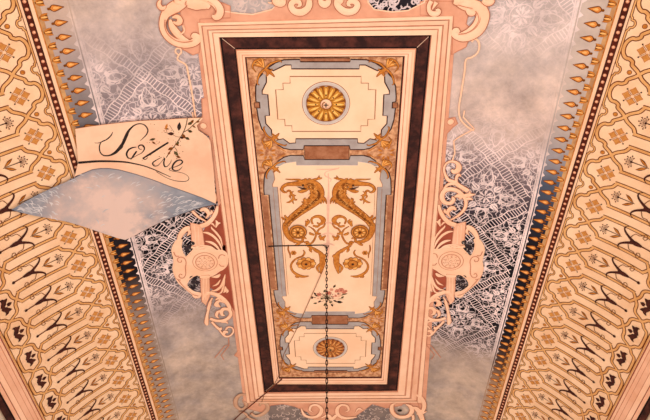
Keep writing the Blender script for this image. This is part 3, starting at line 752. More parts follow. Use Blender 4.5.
# ------------------------------------------------------------------ rosettes in the small fields
def medallion(yc, label, hook, gold, goldL, goldD):
    cx = ctr(yc); rt = thing('rosette_medallion', label, 'rosette', S3(cx, yc), 'rosettes of the two small panel fields')
    a = Art(); a.fill(circ(cx, yc, .0458, 48), thinl, .0058); a.fill(circ(cx, yc, .0446, 48), ringg, .0062)
    a.stroke(circ(cx, yc, .0440, 40), .0012, ribL, .0066, closed=True, sm=0); a.stroke(circ(cx, yc, .0375, 40), .0012, thinl, .0066, closed=True, sm=0)
    a.build('grey_ring', rt)
    a = Art(); n = 16
    a.fill([(cx + r * math.cos(t), yc + r * math.sin(t)) for i in range(96) for t in [2 * PI * i / 96] for r in [.0352 + .0022 * abs(math.sin(t * 8))]], goldD, .0070)
    for i in range(n):
        t = 2 * PI * i / n
        c_, s_ = math.cos(t), math.sin(t)
        a.stroke([(cx + r * c_, yc + r * s_) for r in (.009, .017, .026, .0355)], [.0030, .0066, .0118, .0080], gold, .0078, .006, sm=3)
        a.stroke([(cx + r * c_, yc + r * s_) for r in (.015, .024, .0335)], [.0010, .0042, .0012], goldL, .0150, .0006, sm=3)
        t2 = t + PI / n
        a.stroke([(cx + r * math.cos(t2), yc + r * math.sin(t2)) for r in (.020, .030, .0370)], [.0007, .0026, .0010], goldD, .0120, .0005, sm=3)
    for i in range(8):
        t = 2 * PI * i / 8; a.disc(cx + .0195 * math.cos(t), yc + .0195 * math.sin(t), .0015, dark, .0158, 8)
    a.build('petal_rosette', rt)
    a = Art(); a.disc(cx, yc, .0115, goldD, .012, 20); a.disc(cx, yc, .0104, goldL if not hook else pinkL, .013, 20, dome=.008)
    a.stroke(spiral(cx, yc, .010, .006, .2, 4.4), .0016, goldD, .0215); boss = a.build('boss', rt)
    a = Art(); c = .0045
    a.stroke([(cx - c, yc), (cx + c, yc)], .0018, black, .0230, .004, sm=0); a.stroke([(cx, yc - c), (cx, yc + c)], .0018, black, .0230, .004, sm=0)
    hs = a.build('hook_slot', rt); hs.parent = boss; hs.location = (0, 0, 0)
medallion(.504, 'gilt petalled rosette in a grey ring near the top of the panel', True, M('gilt', (214, 148, 58), (180, 108, 34), 60), M('gilt_light', (248, 198, 112), (232, 170, 80), 50), M('gilt_shade', (150, 84, 28), (124, 64, 20), 40))
medallion(1.2140, 'gilt petalled rosette in a grey ring at the foot of the panel', False, M('gilt_dull', (206, 128, 62), (160, 86, 40), 60), M('gilt_dull_light', (226, 160, 94), (200, 130, 70), 50), M('gilt_dull_shade', (140, 72, 38), (110, 52, 26), 40))

# ------------------------------------------------------------------ griffins and scrolls (traced on the left, mirrored about the panel axis)
g1 = Z_(270, 165, 7.0); g2 = Z_(270, 220, 7.0)
def mir(pts, s):
    pts = [(p[0] - ctr(p[1]), p[1]) for p in pts]
    off = 0.0 if s > 0 else .0028
    return [(s * p[0] + ctr(p[1]) + off, p[1]) for p in pts]
def griffin(s, label):
    o = inv(305, 200); rt = thing('painted_griffin', label, 'griffin', S3(*mir([o], s)[0]), 'pair of griffins')
    T = lambda f, p: mir(f(p), s)
    L = .0060
    a = Art()
    body = [(258, 122), (288, 128), (316, 150), (332, 190), (320, 232), (280, 270), (230, 308), (180, 345), (135, 385), (112, 420)]
    a.orn(T(g1, body), [.012, .020, .026, .028, .027, .023, .019, .0165, .0145, .0135], gold, goldD, L, .008, .0024)
    a.orn(T(g2, [(112, 20), (108, 55), (120, 95), (145, 128), (180, 145), (215, 150), (240, 145)]), [.0128, .012, .011, .010, .008, .006, .002], gold, goldD, L, .006, .0022)
    # belly line and scales
    a.stroke(T(g1, [(330, 165), (345, 195), (335, 225), (300, 255), (250, 295), (200, 335), (150, 380)]), [.002, .005, .006, .005, .004, .003, .002], goldD, .0150, sm=4)
    for i in range(34):
        k = i / 33; r = random.Random(i)
        x = 300 + 30 * math.sin(k * 3) - k * 150 + r.uniform(-18, 18); y = 130 + k * 230 + r.uniform(-12, 12)
        q = T(g1, [(x, y)])[0]; a.disc(q[0], q[1], .0013, goldL if i % 3 else goldD, .0160, 6)
    for i in range(150):
        r = random.Random(100 + i); k = r.random() * (len(body) - 1.02); j = int(k); f = k - j
        wq = (9, 15, 19, 20, 19, 16, 13, 11, 10, 9)[j] * .55
        x = body[j][0] * (1 - f) + body[j + 1][0] * f + r.uniform(-1, 1) * wq * 2.2; y = body[j][1] * (1 - f) + body[j + 1][1] * f + r.uniform(-1, 1) * wq * 1.2
        q = T(g1, [(x - 5, y + 3), (x, y - 2), (x + 5, y + 3)]); a.stroke(q, [.0003, .0014, .0003], goldL if i % 3 == 0 else goldD, .0158, sm=2)
    a.build('body', rt)
    a = Art()
    a.orn(T(g1, [(268, 128), (235, 122), (200, 125), (160, 128), (120, 132), (92, 148), (84, 168), (98, 184), (120, 188)]), [.020, .017, .012, .009, .007, .0055, .005, .004, .0012], gold, goldD, L + .001, .006, .0020)
    a.orn(T(g1, [(265, 150), (240, 172), (215, 182), (195, 178)]), [.012, .009, .006, .002], gold, goldD, L + .001, .005, .0020)
    a.stroke(T(g1, [(262, 158), (238, 158), (212, 150), (190, 143)]), [.001, .004, .003, .001], dark, .0150)
    q = T(g1, [(232, 132)])[0]; a.disc(q[0], q[1], .0024, dark, .0160, 8)
    a.orn(T(g1, [(215, 100), (180, 98), (140, 97), (108, 94)]), [.0040, .0030, .0020, .0006], gold, goldD, L + .001, .002, .0014)
    a.build('head', rt)
    a = Art()     # beard leaves hanging from the snout
    for p in ([(118, 182), (135, 176), (150, 188), (165, 180)], [(140, 190), (160, 205), (182, 212)], [(150, 195), (165, 222), (158, 245), (165, 268)], [(160, 225), (178, 240), (190, 236)], [(155, 240), (135, 256), (115, 258)], [(150, 200), (140, 215), (148, 232)]):
        a = Art(); a.orn(T(g1, p), [.0026, .0042, .0030, .0006], gold, goldD, L, .002, .0014); a.build('beard_leaf', rt)
    a = Art()     # crest, wing and breast feathers
    for p in ([(285, 108), (310, 98), (335, 92), (345, 70)], [(330, 92), (345, 90), (366, 86)], [(262, 112), (250, 96), (235, 98)], [(290, 112), (280, 96), (265, 92)],
              [(285, 180), (300, 205), (292, 232), (270, 250)], [(270, 235), (245, 245), (232, 232)], [(262, 250), (238, 262), (222, 250)], [(250, 262), (240, 240), (248, 225)],
              [(355, 225), (372, 238), (375, 262)], [(365, 215), (385, 235), (396, 268)], [(345, 235), (358, 250), (356, 268)], [(105, 380), (90, 368), (80, 358)], [(120, 372), (108, 356), (104, 345)]):
        a = Art(); a.orn(T(g1, p), [.0040, .0050, .0034, .0006], gold, goldD, L + .0012, .003, .0014); a.build('feather', rt)
    a = Art(); q = T(g2, [(196, 76)])[0]; r = .0185
    a.disc(q[0], q[1], r * 1.08, goldD, .0125, 28); a.disc(q[0], q[1], r, gold, .0132, 28, dome=.004)
    a.stroke(circ(q[0], q[1], r * .78, 24), .0014, goldD, .0175, closed=True, sm=0)
    for i in range(8):
        t = i * PI / 4; a.disc(q[0] + r * .50 * math.cos(t), q[1] + r * .50 * math.sin(t), r * .17, goldL, .0180, 8); a.disc(q[0] + r * .50 * math.cos(t + .39), q[1] + r * .50 * math.sin(t + .39), r * .11, dark, .0178, 6)
    a.disc(q[0], q[1], r * .22, goldD, .0185, 10)
    a.build('roundel', rt)
def scroll_flower(s, label):
    rt = thing('scroll_flower', label, 'flower scroll', S3(*mir([inv(305, 262)], s)[0]), 'flower scrolls under the griffins')
    T = lambda f, p: mir(f(p), s); L = .0061
    a = Art()
    P = [([(232, 205), (242, 225), (228, 248), (195, 262), (165, 282), (147, 315), (158, 352), (190, 378), (230, 392), (272, 388)], [.0008, .0030, .0034, .0034, .0034, .0036, .0050, .0070, .0070, .001]),
         ([(252, 168), (290, 158), (312, 130), (322, 95), (305, 62), (270, 40)], [.006, .0038, .0032, .0030, .0026, .001]),
         ([(322, 95), (345, 60), (372, 45), (388, 20)], [.002, .0032, .0032, .001]),
         ([(265, 175), (300, 195), (335, 212), (360, 240), (368, 285), (362, 330), (355, 372)], [.006, .0058, .0060, .0110, .0130, .0100, .002]),
         ([(130, 170), (128, 205), (140, 235), (142, 262)], [.001, .0024, .0020, .0006]),
         ([(300, 25), (290, -5), (310, -25), (345, -28), (372, -8), (368, 15), (345, 25), (330, 12)], [.0026, .0036, .0050, .0080, .0100, .0080, .0050, .001]),
         ([(300, 35), (330, 42), (352, 30)], [.003, .005, .001])]
    for p, w in P:
        a = Art(); a.orn(T(g2, p), w, gold, goldD, L, .003, .0015); a.build('stem', rt)
    a = Art()
    for p in ([(205, 150), (180, 142), (168, 158)], [(215, 155), (190, 168), (176, 172)], [(225, 145), (235, 120), (256, 128)], [(240, 155), (262, 150), (272, 165)], [(285, 185), (282, 205), (292, 222)], [(300, 190), (312, 200), (310, 215)],
              [(345, 225), (325, 215), (308, 198)], [(368, 255), (385, 250), (380, 235)], [(350, 300), (330, 330), (345, 365)], [(205, 378), (185, 392), (205, 398)], [(310, 100), (285, 92), (278, 80)], [(322, 80), (340, 92), (356, 88)],
              [(345, 112), (362, 122), (380, 140)], [(350, 135), (372, 120), (390, 105)], [(355, 128), (350, 112), (358, 100)], [(250, 40), (258, 18), (248, 0)], [(250, 30), (270, 10), (262, -10)]):
        a = Art(); a.orn(T(g2, p), [.0030, .0058, .001], gold, goldD, L + .0006, .002, .0014); a.build('acanthus_leaf', rt)
    a = Art(); q = T(g2, [(253, 300)])[0]
    for i in range(10):
        t = i * 2 * PI / 10
        x, y = q[0] + .0135 * math.cos(t) * 1.25, q[1] + .0135 * math.sin(t)
        a.disc(x, y, .0066, goldD, .0080, 10); a.disc(x, y, .0054, gold if i % 2 else goldL, .0085, 10, dome=.002)
    a.disc(q[0], q[1], .0120, goldD, .0110, 14); a.disc(q[0], q[1], .0105, gold, .0115, 14, dome=.003); a.disc(q[0], q[1], .0034, dark, .0155, 8)
    a.build('blossom', rt)
    a = Art(); q = T(g2, [(165, 225)])[0]
    for i in range(6): t = i * PI / 3; a.disc(q[0] + .0042 * math.cos(t), q[1] + .0042 * math.sin(t), .0030, gold, .0080, 8)
    a.disc(q[0], q[1], .0026, goldD, .0086, 8); a.build('small_blossom', rt)
griffin(1, 'left gold griffin facing left on the cream panel'); griffin(-1, 'right gold griffin facing right on the cream panel')
scroll_flower(1, 'left gold scroll with a blossom under the left griffin'); scroll_flower(-1, 'right gold scroll with a blossom under the right griffin')
# ghost of the candelabrum between the griffins
a = Art(); gp = M('faded_rose', (226, 170, 146), (236, 188, 160), 20)
c = ctr(.72) + .001
a.stroke([(c, .662), (c + .001, .700), (c, .75), (c, .80), (c, .86), (c, .90)], [.002, .003, .006, .003, .008, .002], gp, .0058)
a.stroke([(c - .026, .652), (c + .004, .652), (c + .020, .650), (c + .022, .646)], [.001, .003, .002, .001], gp, .0058)
a.stroke([(c + .016, .652), (c - .004, .658), (c - .006, .668), (c + .006, .676), (c + .003, .684)], [.001, .002, .0025, .002, .001], gp, .0058)
for y in (.79, .82, .85):
    for s in (1, -1): a.leaf(c, y, PI / 2 - s * 1.1, .018, .005, gp, .0059)
tag(a.build('faded_candelabrum'), 'faint rose-coloured candelabrum stem between the two gold griffins', 'painted ornament')
# bouquet
bq = thing('flower_bouquet', 'small painted bouquet on the cream field below the griffins', 'bouquet', S3(ctr(1.02), 1.02))
bz = Z_(300, 270, 10.5); a = Art(); rg = random.Random(5)
for i in range(40):
    t = rg.uniform(-PI * .95, PI * .95 - PI * .9) if i % 2 else rg.uniform(0, 2 * PI); q = bz([(290, 290)])[0]
    L = rg.uniform(.012, .034); a.stroke([q, (q[0] + L * .5 * math.cos(t) * 1.3, q[1] + L * .4 * math.sin(t) + .002), (q[0] + L * math.cos(t) * 1.3, q[1] + L * .8 * math.sin(t))], .0008, leafg, .0060)
a.build('stem', bq)
a = Art()
for (x, y, an, L, m) in [(380, 330, .1, .016, black), (340, 325, 2.7, .010, leafg), (400, 340, -.3, .012, leafg), (150, 230, 1.2, .010, dark), (130, 270, 1.7, .010, dark), (160, 255, .6, .008, leafg), (220, 315, 2.4, .010, dark), (215, 300, -.5, .008, leafg), (350, 310, .6, .012, dark),
                         (430, 290, -.7, .010, leafg), (180, 340, 2.9, .010, leafg), (250, 230, -1.2, .012, leafg), (350, 180, -1.1, .012, leafg), (440, 250, -.2, .014, leafg), (270, 340, 1.9, .012, leafg), (330, 350, 1.2, .010, dark), (390, 320, .3, .014, black)]:
    q = bz([(x, y)])[0]; a = Art(); a.leaf(q[0], q[1], an, L, .0054, m, .0064); a.build('leaf', bq)
a = Art()
for (x, y, r, m) in [(375, 265, .0085, pinkL), (400, 250, .006, pink), (350, 270, .006, pinkL), (430, 205, .0055, rose), (395, 215, .005, rose), (460, 225, .004, rose), (300, 235, .0045, rose), (190, 290, .0045, pinkL), (200, 250, .004, rose), (330, 200, .0035, salmon), (480, 215, .003, rose)]:
    q = bz([(x, y)])[0]; a = Art(); r *= 1.3
    for i in range(6): t = i * PI / 3; a.disc(q[0] + r * .6 * math.cos(t), q[1] + r * .6 * math.sin(t), r * .55, m, .0068 + i * .0001, 8)
    a.disc(q[0], q[1], r * .3, rose if m is not rose else salmonD, .0078, 8); a.build('blossom', bq)

# ------------------------------------------------------------------ stucco-coloured scrollwork round the frame
LB = .0105         # lift of the scrollwork (above lace, level with the frame edge)
def cartouche(sd, label):
    # traced on the right-hand one; the left is its mirror
    c1 = Z_(400, 240, 5.91); c2 = Z_(410, 180, 5.91); c3 = Z_(390, 300, 5.91); c4 = Z_(420, 120, 5.91)
    rt = thing('scroll_cartouche', label, 'cartouche', S3(sd * .2816, .90), 'scroll cartouches beside the frame')
    def T(f, p):
        q = f(p)
        return q if sd > 0 else [(-a + .0088, b + .0035) for a, b in q]
    # salmon backing between frame and scrolls
    a = Art()
    a.fill(T(c2, [(120, 60), (165, 150), (185, 215), (235, 262), (260, 300), (250, 400), (120, 420)]) , salmonD, .0075)
    a.build('backing', rt); a = Art()
    a.fill(T(c1, [(150, 20), (270, 20), (275, 270), (210, 310), (165, 350), (120, 420), (110, 260)]), salmonD, .0075)
    a.build('backing', rt)
    a = Art()
    # upper and lower balusters
    for f, P in ((c2, [(262, 255), (330, 240), (320, 372), (322, 395), (245, 395), (246, 370)]), (c1, [(275, 195), (328, 200), (325, 290), (318, 355), (295, 375), (270, 320)])):
        a = Art(); p = T(f, P); a.fill(p, pink, LB); a.stroke(p + [p[0]], .0016, pinkD, LB + .001, sm=0)
        for h, Q in ((c2, [(284, 262), (278, 370)]), (c2, [(305, 255), (298, 370)]), (c1, [(292, 215), (295, 340)]), (c1, [(310, 215), (308, 340)])):
            if h is f: a.stroke(T(h, Q), .0026, pinkL, LB + .001, .002, sm=0)
        a.orn(T(c2, [(240, 385), (285, 392), (325, 385)]) if f is c2 else T(c1, [(272, 208), (300, 212), (332, 208)]), .006, pinkL, scrD, LB + .001, .004, .0016)
        a.build('baluster', rt)
    a = Art()
    out = [(168, 100), (172, 70), (195, 50), (235, 48), (262, 30), (300, 22), (345, 28), (385, 60), (415, 90), (438, 60), (446, 20), (440, -10), (468, -8), (488, 20), (497, 55), (488, 92), (484, 120), (490, 160), (478, 205), (455, 245), (420, 275), (395, 296), (362, 320), (335, 330), (328, 305), (352, 300), (378, 290), (408, 262), (402, 232), (372, 205), (345, 196), (320, 205), (280, 205), (245, 192), (215, 170), (195, 160), (172, 135)]
    p = catmull(T(c1, out), 3, True); a.fill(p, pinkL, LB + .0008); a.stroke(p, .0024, pinkD, LB + .0018, closed=True, sm=0)
    a.stroke([(x, y) for x, y in p], .0040, pinkL, LB + .0012, .003, closed=True, sm=0)
    a.build('shield', rt)
    a = Art(); q = T(c1, [(300, 117)])[0]
    a.disc(q[0], q[1], .0290, pinkD, LB + .0025, 28); a.disc(q[0], q[1], .0275, pinkL, LB + .003, 28, dome=.004)
    a.stroke(circ(q[0], q[1], .0215, 28), .0018, pinkD, LB + .0068, closed=True, sm=0)
    for i in range(5):
        t = i * 2 * PI / 5 + .3
        a.orn(spiral(q[0] + .0095 * math.cos(t), q[1] + .0095 * math.sin(t), .0062, .0025, t + 2.2, t - 2.6, 12), .0030, pinkL, scrD, LB + .007, .002, .0012)
    a.disc(q[0], q[1], .0036, pinkD, LB + .0080, 12); a.disc(q[0], q[1], .0026, pinkL, LB + .0085, 10, dome=.002)
    for i in range(10):
        t = i * PI / 5; a.stroke([(q[0] + r * math.cos(t), q[1] + r * math.sin(t)) for r in (.0125, .0165, .0200)], [.0012, .0052, .0016], pinkL, LB + .0070, .002, sm=3)
        t += PI / 10; a.stroke([(q[0] + r * math.cos(t), q[1] + r * math.sin(t)) for r in (.0125, .0195)], .0010, scrD, LB + .0072, sm=0)
    a.build('rosette', rt)
    hb = M('pierced_black', (40, 30, 34), (60, 48, 52), 20)
    for f, pts in ((c1, [(378, 8), (395, 28), (418, 22), (412, 42), (394, 48), (386, 36), (402, 66)]), (c1, [(345, 205), (362, 215), (378, 212), (372, 238), (392, 262), (370, 272), (356, 256), (345, 240)])):
        a = Art()
        for (x, y) in pts:
            p_ = T(f, [(x, y)])[0]; a.disc(p_[0], p_[1], .0058, hb, LB + .0022 + .0001 * (x % 5), 10)
        for (x, y) in pts[::2]:
            p_ = T(f, [(x, y)])[0]; a.stroke(spiral(p_[0], p_[1], .0030, .0012, x, x + 4, 7), .0007, ribL, LB + .0032, sm=2)
        a.build('pierced_hole', rt)
    a = Art()
    for P in ([(418, 150), (414, 118), (426, 96), (450, 90), (466, 102), (460, 118), (444, 120), (440, 108)], [(418, 150), (416, 190), (428, 212), (446, 214), (456, 202), (448, 190), (436, 196)],
              [(488, 60), (476, 84), (456, 84)], [(484, 200), (468, 222), (446, 226)], [(180, 80), (196, 72), (214, 78), (220, 96)], [(185, 140), (205, 140), (216, 128)], [(340, 320), (370, 312), (400, 290), (430, 262), (462, 225)]):
        a = Art(); a.stroke(T(c1, P), .0020, pinkD, LB + .0040, sm=4); a.build('spiral_line', rt)
    for f, P, w in ((c2, [(335, 262), (350, 275), (372, 292), (392, 322), (400, 350)], [.004, .012, .012, .010, .006]), (c2, [(345, 270), (335, 300), (350, 320)], [.004, .006, .001]), (c1, [(330, 322), (352, 326), (376, 318)], [.003, .010, .002])):
        a = Art(); a.orn(T(f, P), w, pinkL, scrD, LB + .0006, .004, .0018); a.build('scroll', rt)
    # acanthus leaves lying against the frame, above and below the rosette
    a = Art()
    for f, P, w in ((c2, [(140, 400), (158, 358), (190, 322), (225, 302), (255, 298)], [.002, .005, .006, .006, .002]), (c2, [(150, 410), (175, 378), (205, 358), (240, 350)], [.002, .006, .007, .002]),
                    (c2, [(138, 380), (150, 335), (175, 300), (200, 275), (205, 262)], [.001, .004, .005, .004, .001]), (c2, [(178, 268), (168, 245), (150, 240)], [.002, .006, .001]), (c2, [(185, 262), (198, 246), (205, 250)], [.002, .004, .001]), (c2, [(175, 262), (172, 236), (180, 225)], [.002, .005, .001]),
                    (c2, [(185, 405), (215, 392), (245, 395)], [.003, .010, .004]),
                    (c1, [(210, 190), (230, 205), (262, 208)], [.003, .009, .001]), (c1, [(262, 290), (232, 285), (205, 262), (188, 222), (180, 190)], [.002, .006, .006, .005, .001]), (c1, [(255, 262), (228, 250), (208, 222)], [.001, .005, .001]),
                    (c1, [(235, 305), (205, 300), (190, 262), (182, 225)], [.001, .004, .004, .001]), (c1, [(180, 262), (178, 285), (190, 300)], [.002, .008, .001]), (c1, [(170, 275), (165, 290), (172, 302)], [.001, .005, .001]), (c1, [(198, 290), (196, 275), (190, 270)], [.001, .004, .001])):
        a = Art(); a.orn(T(f, P), w, pinkL, scrD, LB - .001, .004, .0016); a.build('acanthus_leaf', rt)
    # upper rinceau
    a = Art()
    for f, P, w in ((c2, [(268, 262), (232, 248), (200, 218), (178, 180), (168, 140)], [.012, .011, .009, .008, .004]),
                    (c2, [(238, 232), (285, 205), (322, 165), (330, 120), (308, 82), (270, 55), (225, 50), (195, 68), (188, 102), (205, 128), (238, 132), (256, 112), (248, 92)], [.003, .005, .006, .007, .008, .009, .010, .010, .010, .009, .009, .008, .002]),
                    (c2, [(238, 215), (222, 192), (232, 170), (252, 160), (272, 172)], [.002, .006, .010, .010, .003]), (c2, [(225, 198), (205, 180), (205, 165)], [.002, .006, .001]),
                    (c2, [(262, 95), (285, 88), (300, 100), (285, 110)], [.003, .009, .006, .001]), (c2, [(310, 90), (345, 85), (385, 80)], [.006, .010, .001]), (c2, [(322, 110), (350, 105), (372, 112)], [.004, .007, .001]), (c2, [(330, 95), (350, 75), (352, 60)], [.004, .005, .001]),
                    (c4, [(282, 415), (255, 398), (228, 382), (200, 362), (165, 348), (148, 318), (140, 285), (152, 255), (180, 240), (212, 246), (228, 268), (222, 292), (200, 300), (185, 288)], [.010, .009, .009, .008, .007, .005, .004, .004, .0045, .006, .010, .012, .010, .003]),
                    (c4, [(238, 390), (215, 362), (215, 335), (228, 318), (240, 330)], [.003, .005, .006, .006, .001]), (c4, [(135, 410), (160, 380), (190, 372), (212, 380)], [.003, .006, .006, .002])):
        a = Art(); a.orn(T(f, P), w, pinkL, scrD, LB - .0015, .005, .0022); a.build('rinceau', rt)
    # lower rinceau
    a = Art()
    for f, P, w in ((c1, [(318, 345), (285, 305), (235, 312), (190, 340), (160, 375), (148, 410)], [.004, .010, .012, .012, .010, .005]),
                    (c1, [(255, 330), (272, 360), (285, 400)], [.003, .005, .004]), (c1, [(180, 362), (215, 350), (235, 375), (205, 385)], [.002, .007, .009, .001]), (c1, [(210, 345), (222, 335), (238, 345)], [.002, .006, .002]),
                    (c3, [(325, 0), (335, 35), (345, 75), (350, 120), (345, 140)], [.005, .005, .006, .010, .005]), (c3, [(330, 100), (295, 112), (255, 112), (222, 98), (205, 72), (215, 48), (245, 42), (262, 58), (256, 78), (240, 80)], [.008, .009, .009, .009, .008, .009, .010, .009, .007, .002]),
                    (c3, [(265, 50), (285, 62), (290, 85), (275, 98)], [.002, .007, .006, .001]), (c3, [(320, 118), (295, 145), (268, 165), (262, 150)], [.006, .006, .008, .001]), (c3, [(270, 30), (290, 10), (300, 20)], [.001, .008, .001]),
                    (c3, [(282, 150), (262, 182), (235, 205), (208, 200), (190, 178), (195, 155), (220, 150), (235, 165)], [.004, .005, .006, .005, .004, .004, .005, .004]), (c3, [(245, 195), (240, 178), (222, 180)], [.004, .010, .006]),
                    (c3, [(225, 130), (232, 120), (262, 122)], [.001, .006, .001])):
        a = Art(); a.orn(T(f, P), w, pinkL, scrD, LB - .0015, .005, .0022); a.build('rinceau', rt)
    # thin linking fillet up to the corner
    a = Art()
    for f, P in ((c4, [(190, 235), (205, 190), (198, 120), (225, 100), (320, 48), (255, -20), (262, -60)]),):
        a.stroke(T(f, P), .0030, pinkL, LB - .002, .0015, sm=0)
    a.build('fillet', rt); a = Art()
    for f, P in ((c3, [(218, 215), (215, 260), (262, 320), (245, 345)]), (c3, [(215, 255), (240, 262), (300, 335)])):
        a.stroke(T(f, P), .0022, pinkD, LB - .002, .0015, sm=0)
    a.build('fillet', rt)
    return rt
cartouche(-1, 'left pink scroll cartouche with a round rosette, left of the frame, under the banner tip')
cartouche(1, 'right pink scroll cartouche with a round rosette, right of the frame')

# lappets of the salmon backing plate beside the frame (small pointed lugs with a boss)
def plate(name, label, polys, boss=None, mat=salmon):
    a = Art()
    for p in polys: a.fill(p, mat, .0055); a.stroke(p + [p[0]], .0018, pinkD, .0068, sm=0)
    if boss: a.disc(boss[0], boss[1], .0075, pinkD, .0072, 14); a.disc(boss[0], boss[1], .0062, pinkL, .0078, 14, dome=.004)
    return a.build(name, fr)
z4 = Z_(420, 120, 5.91)
plate('plate_lug', 'small salmon lug with a boss right of the frame, above the right cartouche', [z4([(120, 0), (205, -20), (222, 18), (195, 38), (160, 75), (140, 125), (115, 150)])], z4([(180, 8)])[0])
zl = Z_(130, 105, 5.91)
plate('plate_lug', 'small salmon lug with a boss left of the frame, beside the leafy sprig', [zl([(490, -60), (425, -40), (430, 60), (395, 110), (405, 140), (470, 180), (515, 180)])], zl([(435, 120)])[0])
z5 = Z_(390, 300, 5.91)
plate('plate_lug', 'small salmon lug right of the frame, below the right cartouche', [z5([(175, 240), (225, 320), (165, 335), (150, 330)])], z5([(178, 305)])[0])
z6 = Z_(220, 349, 5.91)
plate('plate_lug', 'small salmon lug left of the frame, above the bottom left corner scroll', [z6([(118, -10), (85, 35), (125, 55), (140, 60)])], None)

# corner scrolls
def scrolls(name, label, backs, strokes, thin=(), hole=None, loc0=(0, 0), mats=(None,)):
    rt = thing(name, label, 'corner scroll', S3(*loc0), 'scrolls at the frame corners')
    if backs:
        a = Art()
        for p in backs: a.fill(p, salmon, .0070); a.stroke(p + [p[0]], .0016, pinkD, .0078, sm=0)
        a.build('backing', rt)
    k = 0
    for P, w in strokes:
        a = Art(); a.orn(P, w, mats[0] or pinkL, pinkD if mats[0] else scrD, LB + .0006 * k, .007, .0028); k += 1; a.build('volute', rt)
    if thin:
        a = Art()
        for P, w, m in thin: a.stroke(P, w, m, LB + .008, .001)
        a.build('groove', rt)
    return rt
t = Z_(150, 0, 8.08); t6 = Z_(150, 0, 5.91)
cs1 = scrolls('corner_scroll', 'pink C-shaped scroll at the top left corner of the frame',
    [t([(250, 60), (420, -20), (590, 20), (650, 45), (650, 140), (405, 150), (400, 420), (350, 440), (240, 380), (215, 300), (270, 240), (265, 180), (250, 120)])],
    [(t([(330, 0), (270, 20), (215, 45), (165, 75), (125, 115), (105, 170), (108, 225), (140, 285), (200, 330), (270, 348), (335, 345), (378, 322), (385, 295), (362, 285), (345, 300)]), [.004, .014, .019, .017, .013, .011, .011, .012, .013, .014, .013, .013, .012, .011, .006]),
     (t([(165, 150), (178, 200), (210, 250), (262, 300), (325, 325)]), [.004, .010, .013, .010, .002]),
     (t([(185, 135), (225, 130), (245, 160), (225, 182), (190, 170)]), [.003, .008, .010, .008, .002]),
     (t([(300, 20), (370, 20), (430, 30), (470, 45), (440, 55)]), [.014, .022, .016, .010, .002]),
     (t([(400, -20), (470, -10), (530, 20), (565, 70), (560, 115), (530, 130), (505, 118)]), [.006, .012, .014, .014, .012, .011, .003]),
     (t([(90, -10), (75, 20), (85, 50), (110, 60), (130, 40)]), [.002, .006, .008, .006, .002]),
     (t([(205, -10), (225, 10), (260, 25)]), [.004, .010, .006])],
    [(t([(125, 150), (125, 215), (155, 275), (215, 318), (285, 332), (350, 320)]), .0016, pinkD), (t([(470, 0), (520, 30), (540, 75), (528, 108)]), .0014, pinkD), (t([(300, 0), (290, 25), (310, 40)]), .0014, pinkD), (t([(268, 195), (282, 240), (245, 272)]), .0026, pinkL)], loc0=inv(185, 25))
rr = Z_(420, 0, 8.08)
cs2 = scrolls('corner_scroll', 'pink C-shaped scroll at the top right corner of the frame',
    [rr([(0, 10), (150, 5), (260, 10), (370, 60), (385, 120), (370, 190), (405, 225), (390, 320), (370, 375), (290, 415), (255, 440), (270, 130), (0, 118)])],
    [(rr([(300, 10), (370, 30), (440, 40), (490, 62), (520, 110), (515, 170), (480, 235), (420, 280), (350, 298), (295, 285), (275, 258), (292, 240), (315, 255)]), [.012, .020, .018, .016, .015, .014, .015, .015, .014, .012, .012, .010, .004]),
     (rr([(460, 70), (468, 130), (440, 195), (380, 245), (320, 262)]), [.003, .008, .009, .007, .001]),
     (rr([(375, 65), (400, 95), (430, 100), (425, 80)]), [.006, .010, .008, .003]),
     (rr([(90, 0), (70, 40), (72, 80), (100, 105), (140, 100), (145, 78), (122, 72)]), [.008, .007, .007, .009, .009, .007, .002]),
     (rr([(130, 10), (110, 45), (95, 70)]), [.008, .004, .001]),
     (rr([(340, 0), (290, 5), (310, 30)]), [.010, .012, .004]),
     (rr([(500, -5), (540, 15), (575, 5), (580, -20)]), [.006, .010, .010, .004])],
    [(rr([(455, 90), (470, 150), (435, 215), (370, 258), (305, 268)]), .0014, pinkD), (rr([(300, 30), (350, 45), (420, 60)]), .0014, pinkD)], loc0=inv(465, 20))
# thin fillets running down from the two corner scrolls
a = Art()
a.stroke(t6([(172, 322), (152, 305), (158, 284), (182, 286), (186, 308), (172, 322), (165, 350), (212, 378), (225, 420), (252, 560), (272, 700)]), [.0030] * 6 + [.0032] * 5, pinkL, LB - .002, .0015, sm=3)
a.build('fillet', cs1)
a = Art()
a.stroke(Z_(420, 0, 5.91)([(305, 245), (318, 228), (340, 235), (350, 270), (338, 310), (305, 335), (270, 350), (262, 420), (240, 560), (228, 640), (238, 700), (278, 745), (318, 768)]), .0034, pinkL, LB - .002, .0015, sm=3)
a.build('fillet', cs2)
# lace showing between the curls at both ends of the frame
def lace_patch(label, poly, gm, tm, box_, n, seed):
    rt = thing('lace_patch', label, 'painted lace', S3(*poly[0])); a = Art(); a.fill(poly, gm, .0018); a.build('lace_ground', rt)
    a = Art(); rg = random.Random(seed)
    for _ in range(n):
        x, y = rg.uniform(*box_[0]), rg.uniform(*box_[1]); u, Y = inv(x, y); an = rg.uniform(0, 6.28); r = rg.uniform(.006, .011)
        a.stroke(spiral(u, Y, r, .002, an, an + rg.choice((-1, 1)) * rg.uniform(3, 6), 9), [.0014, rg.uniform(.002, .0042), .001], tm, .0028)
    o = a.build('lace_threads', rt); o['kind'] = 'stuff'
lwhite = M('lace_white', (222, 200, 198), (200, 178, 178), 20)
lace_patch('black and white lace patch above the top right part of the frame', [inv(366, -20), inv(366, 14), inv(436, 14), inv(436, -20)], M('lace_black', (30, 24, 30), (50, 42, 50), 8), lwhite, ((372, 430), (-14, 11)), 60, 1)
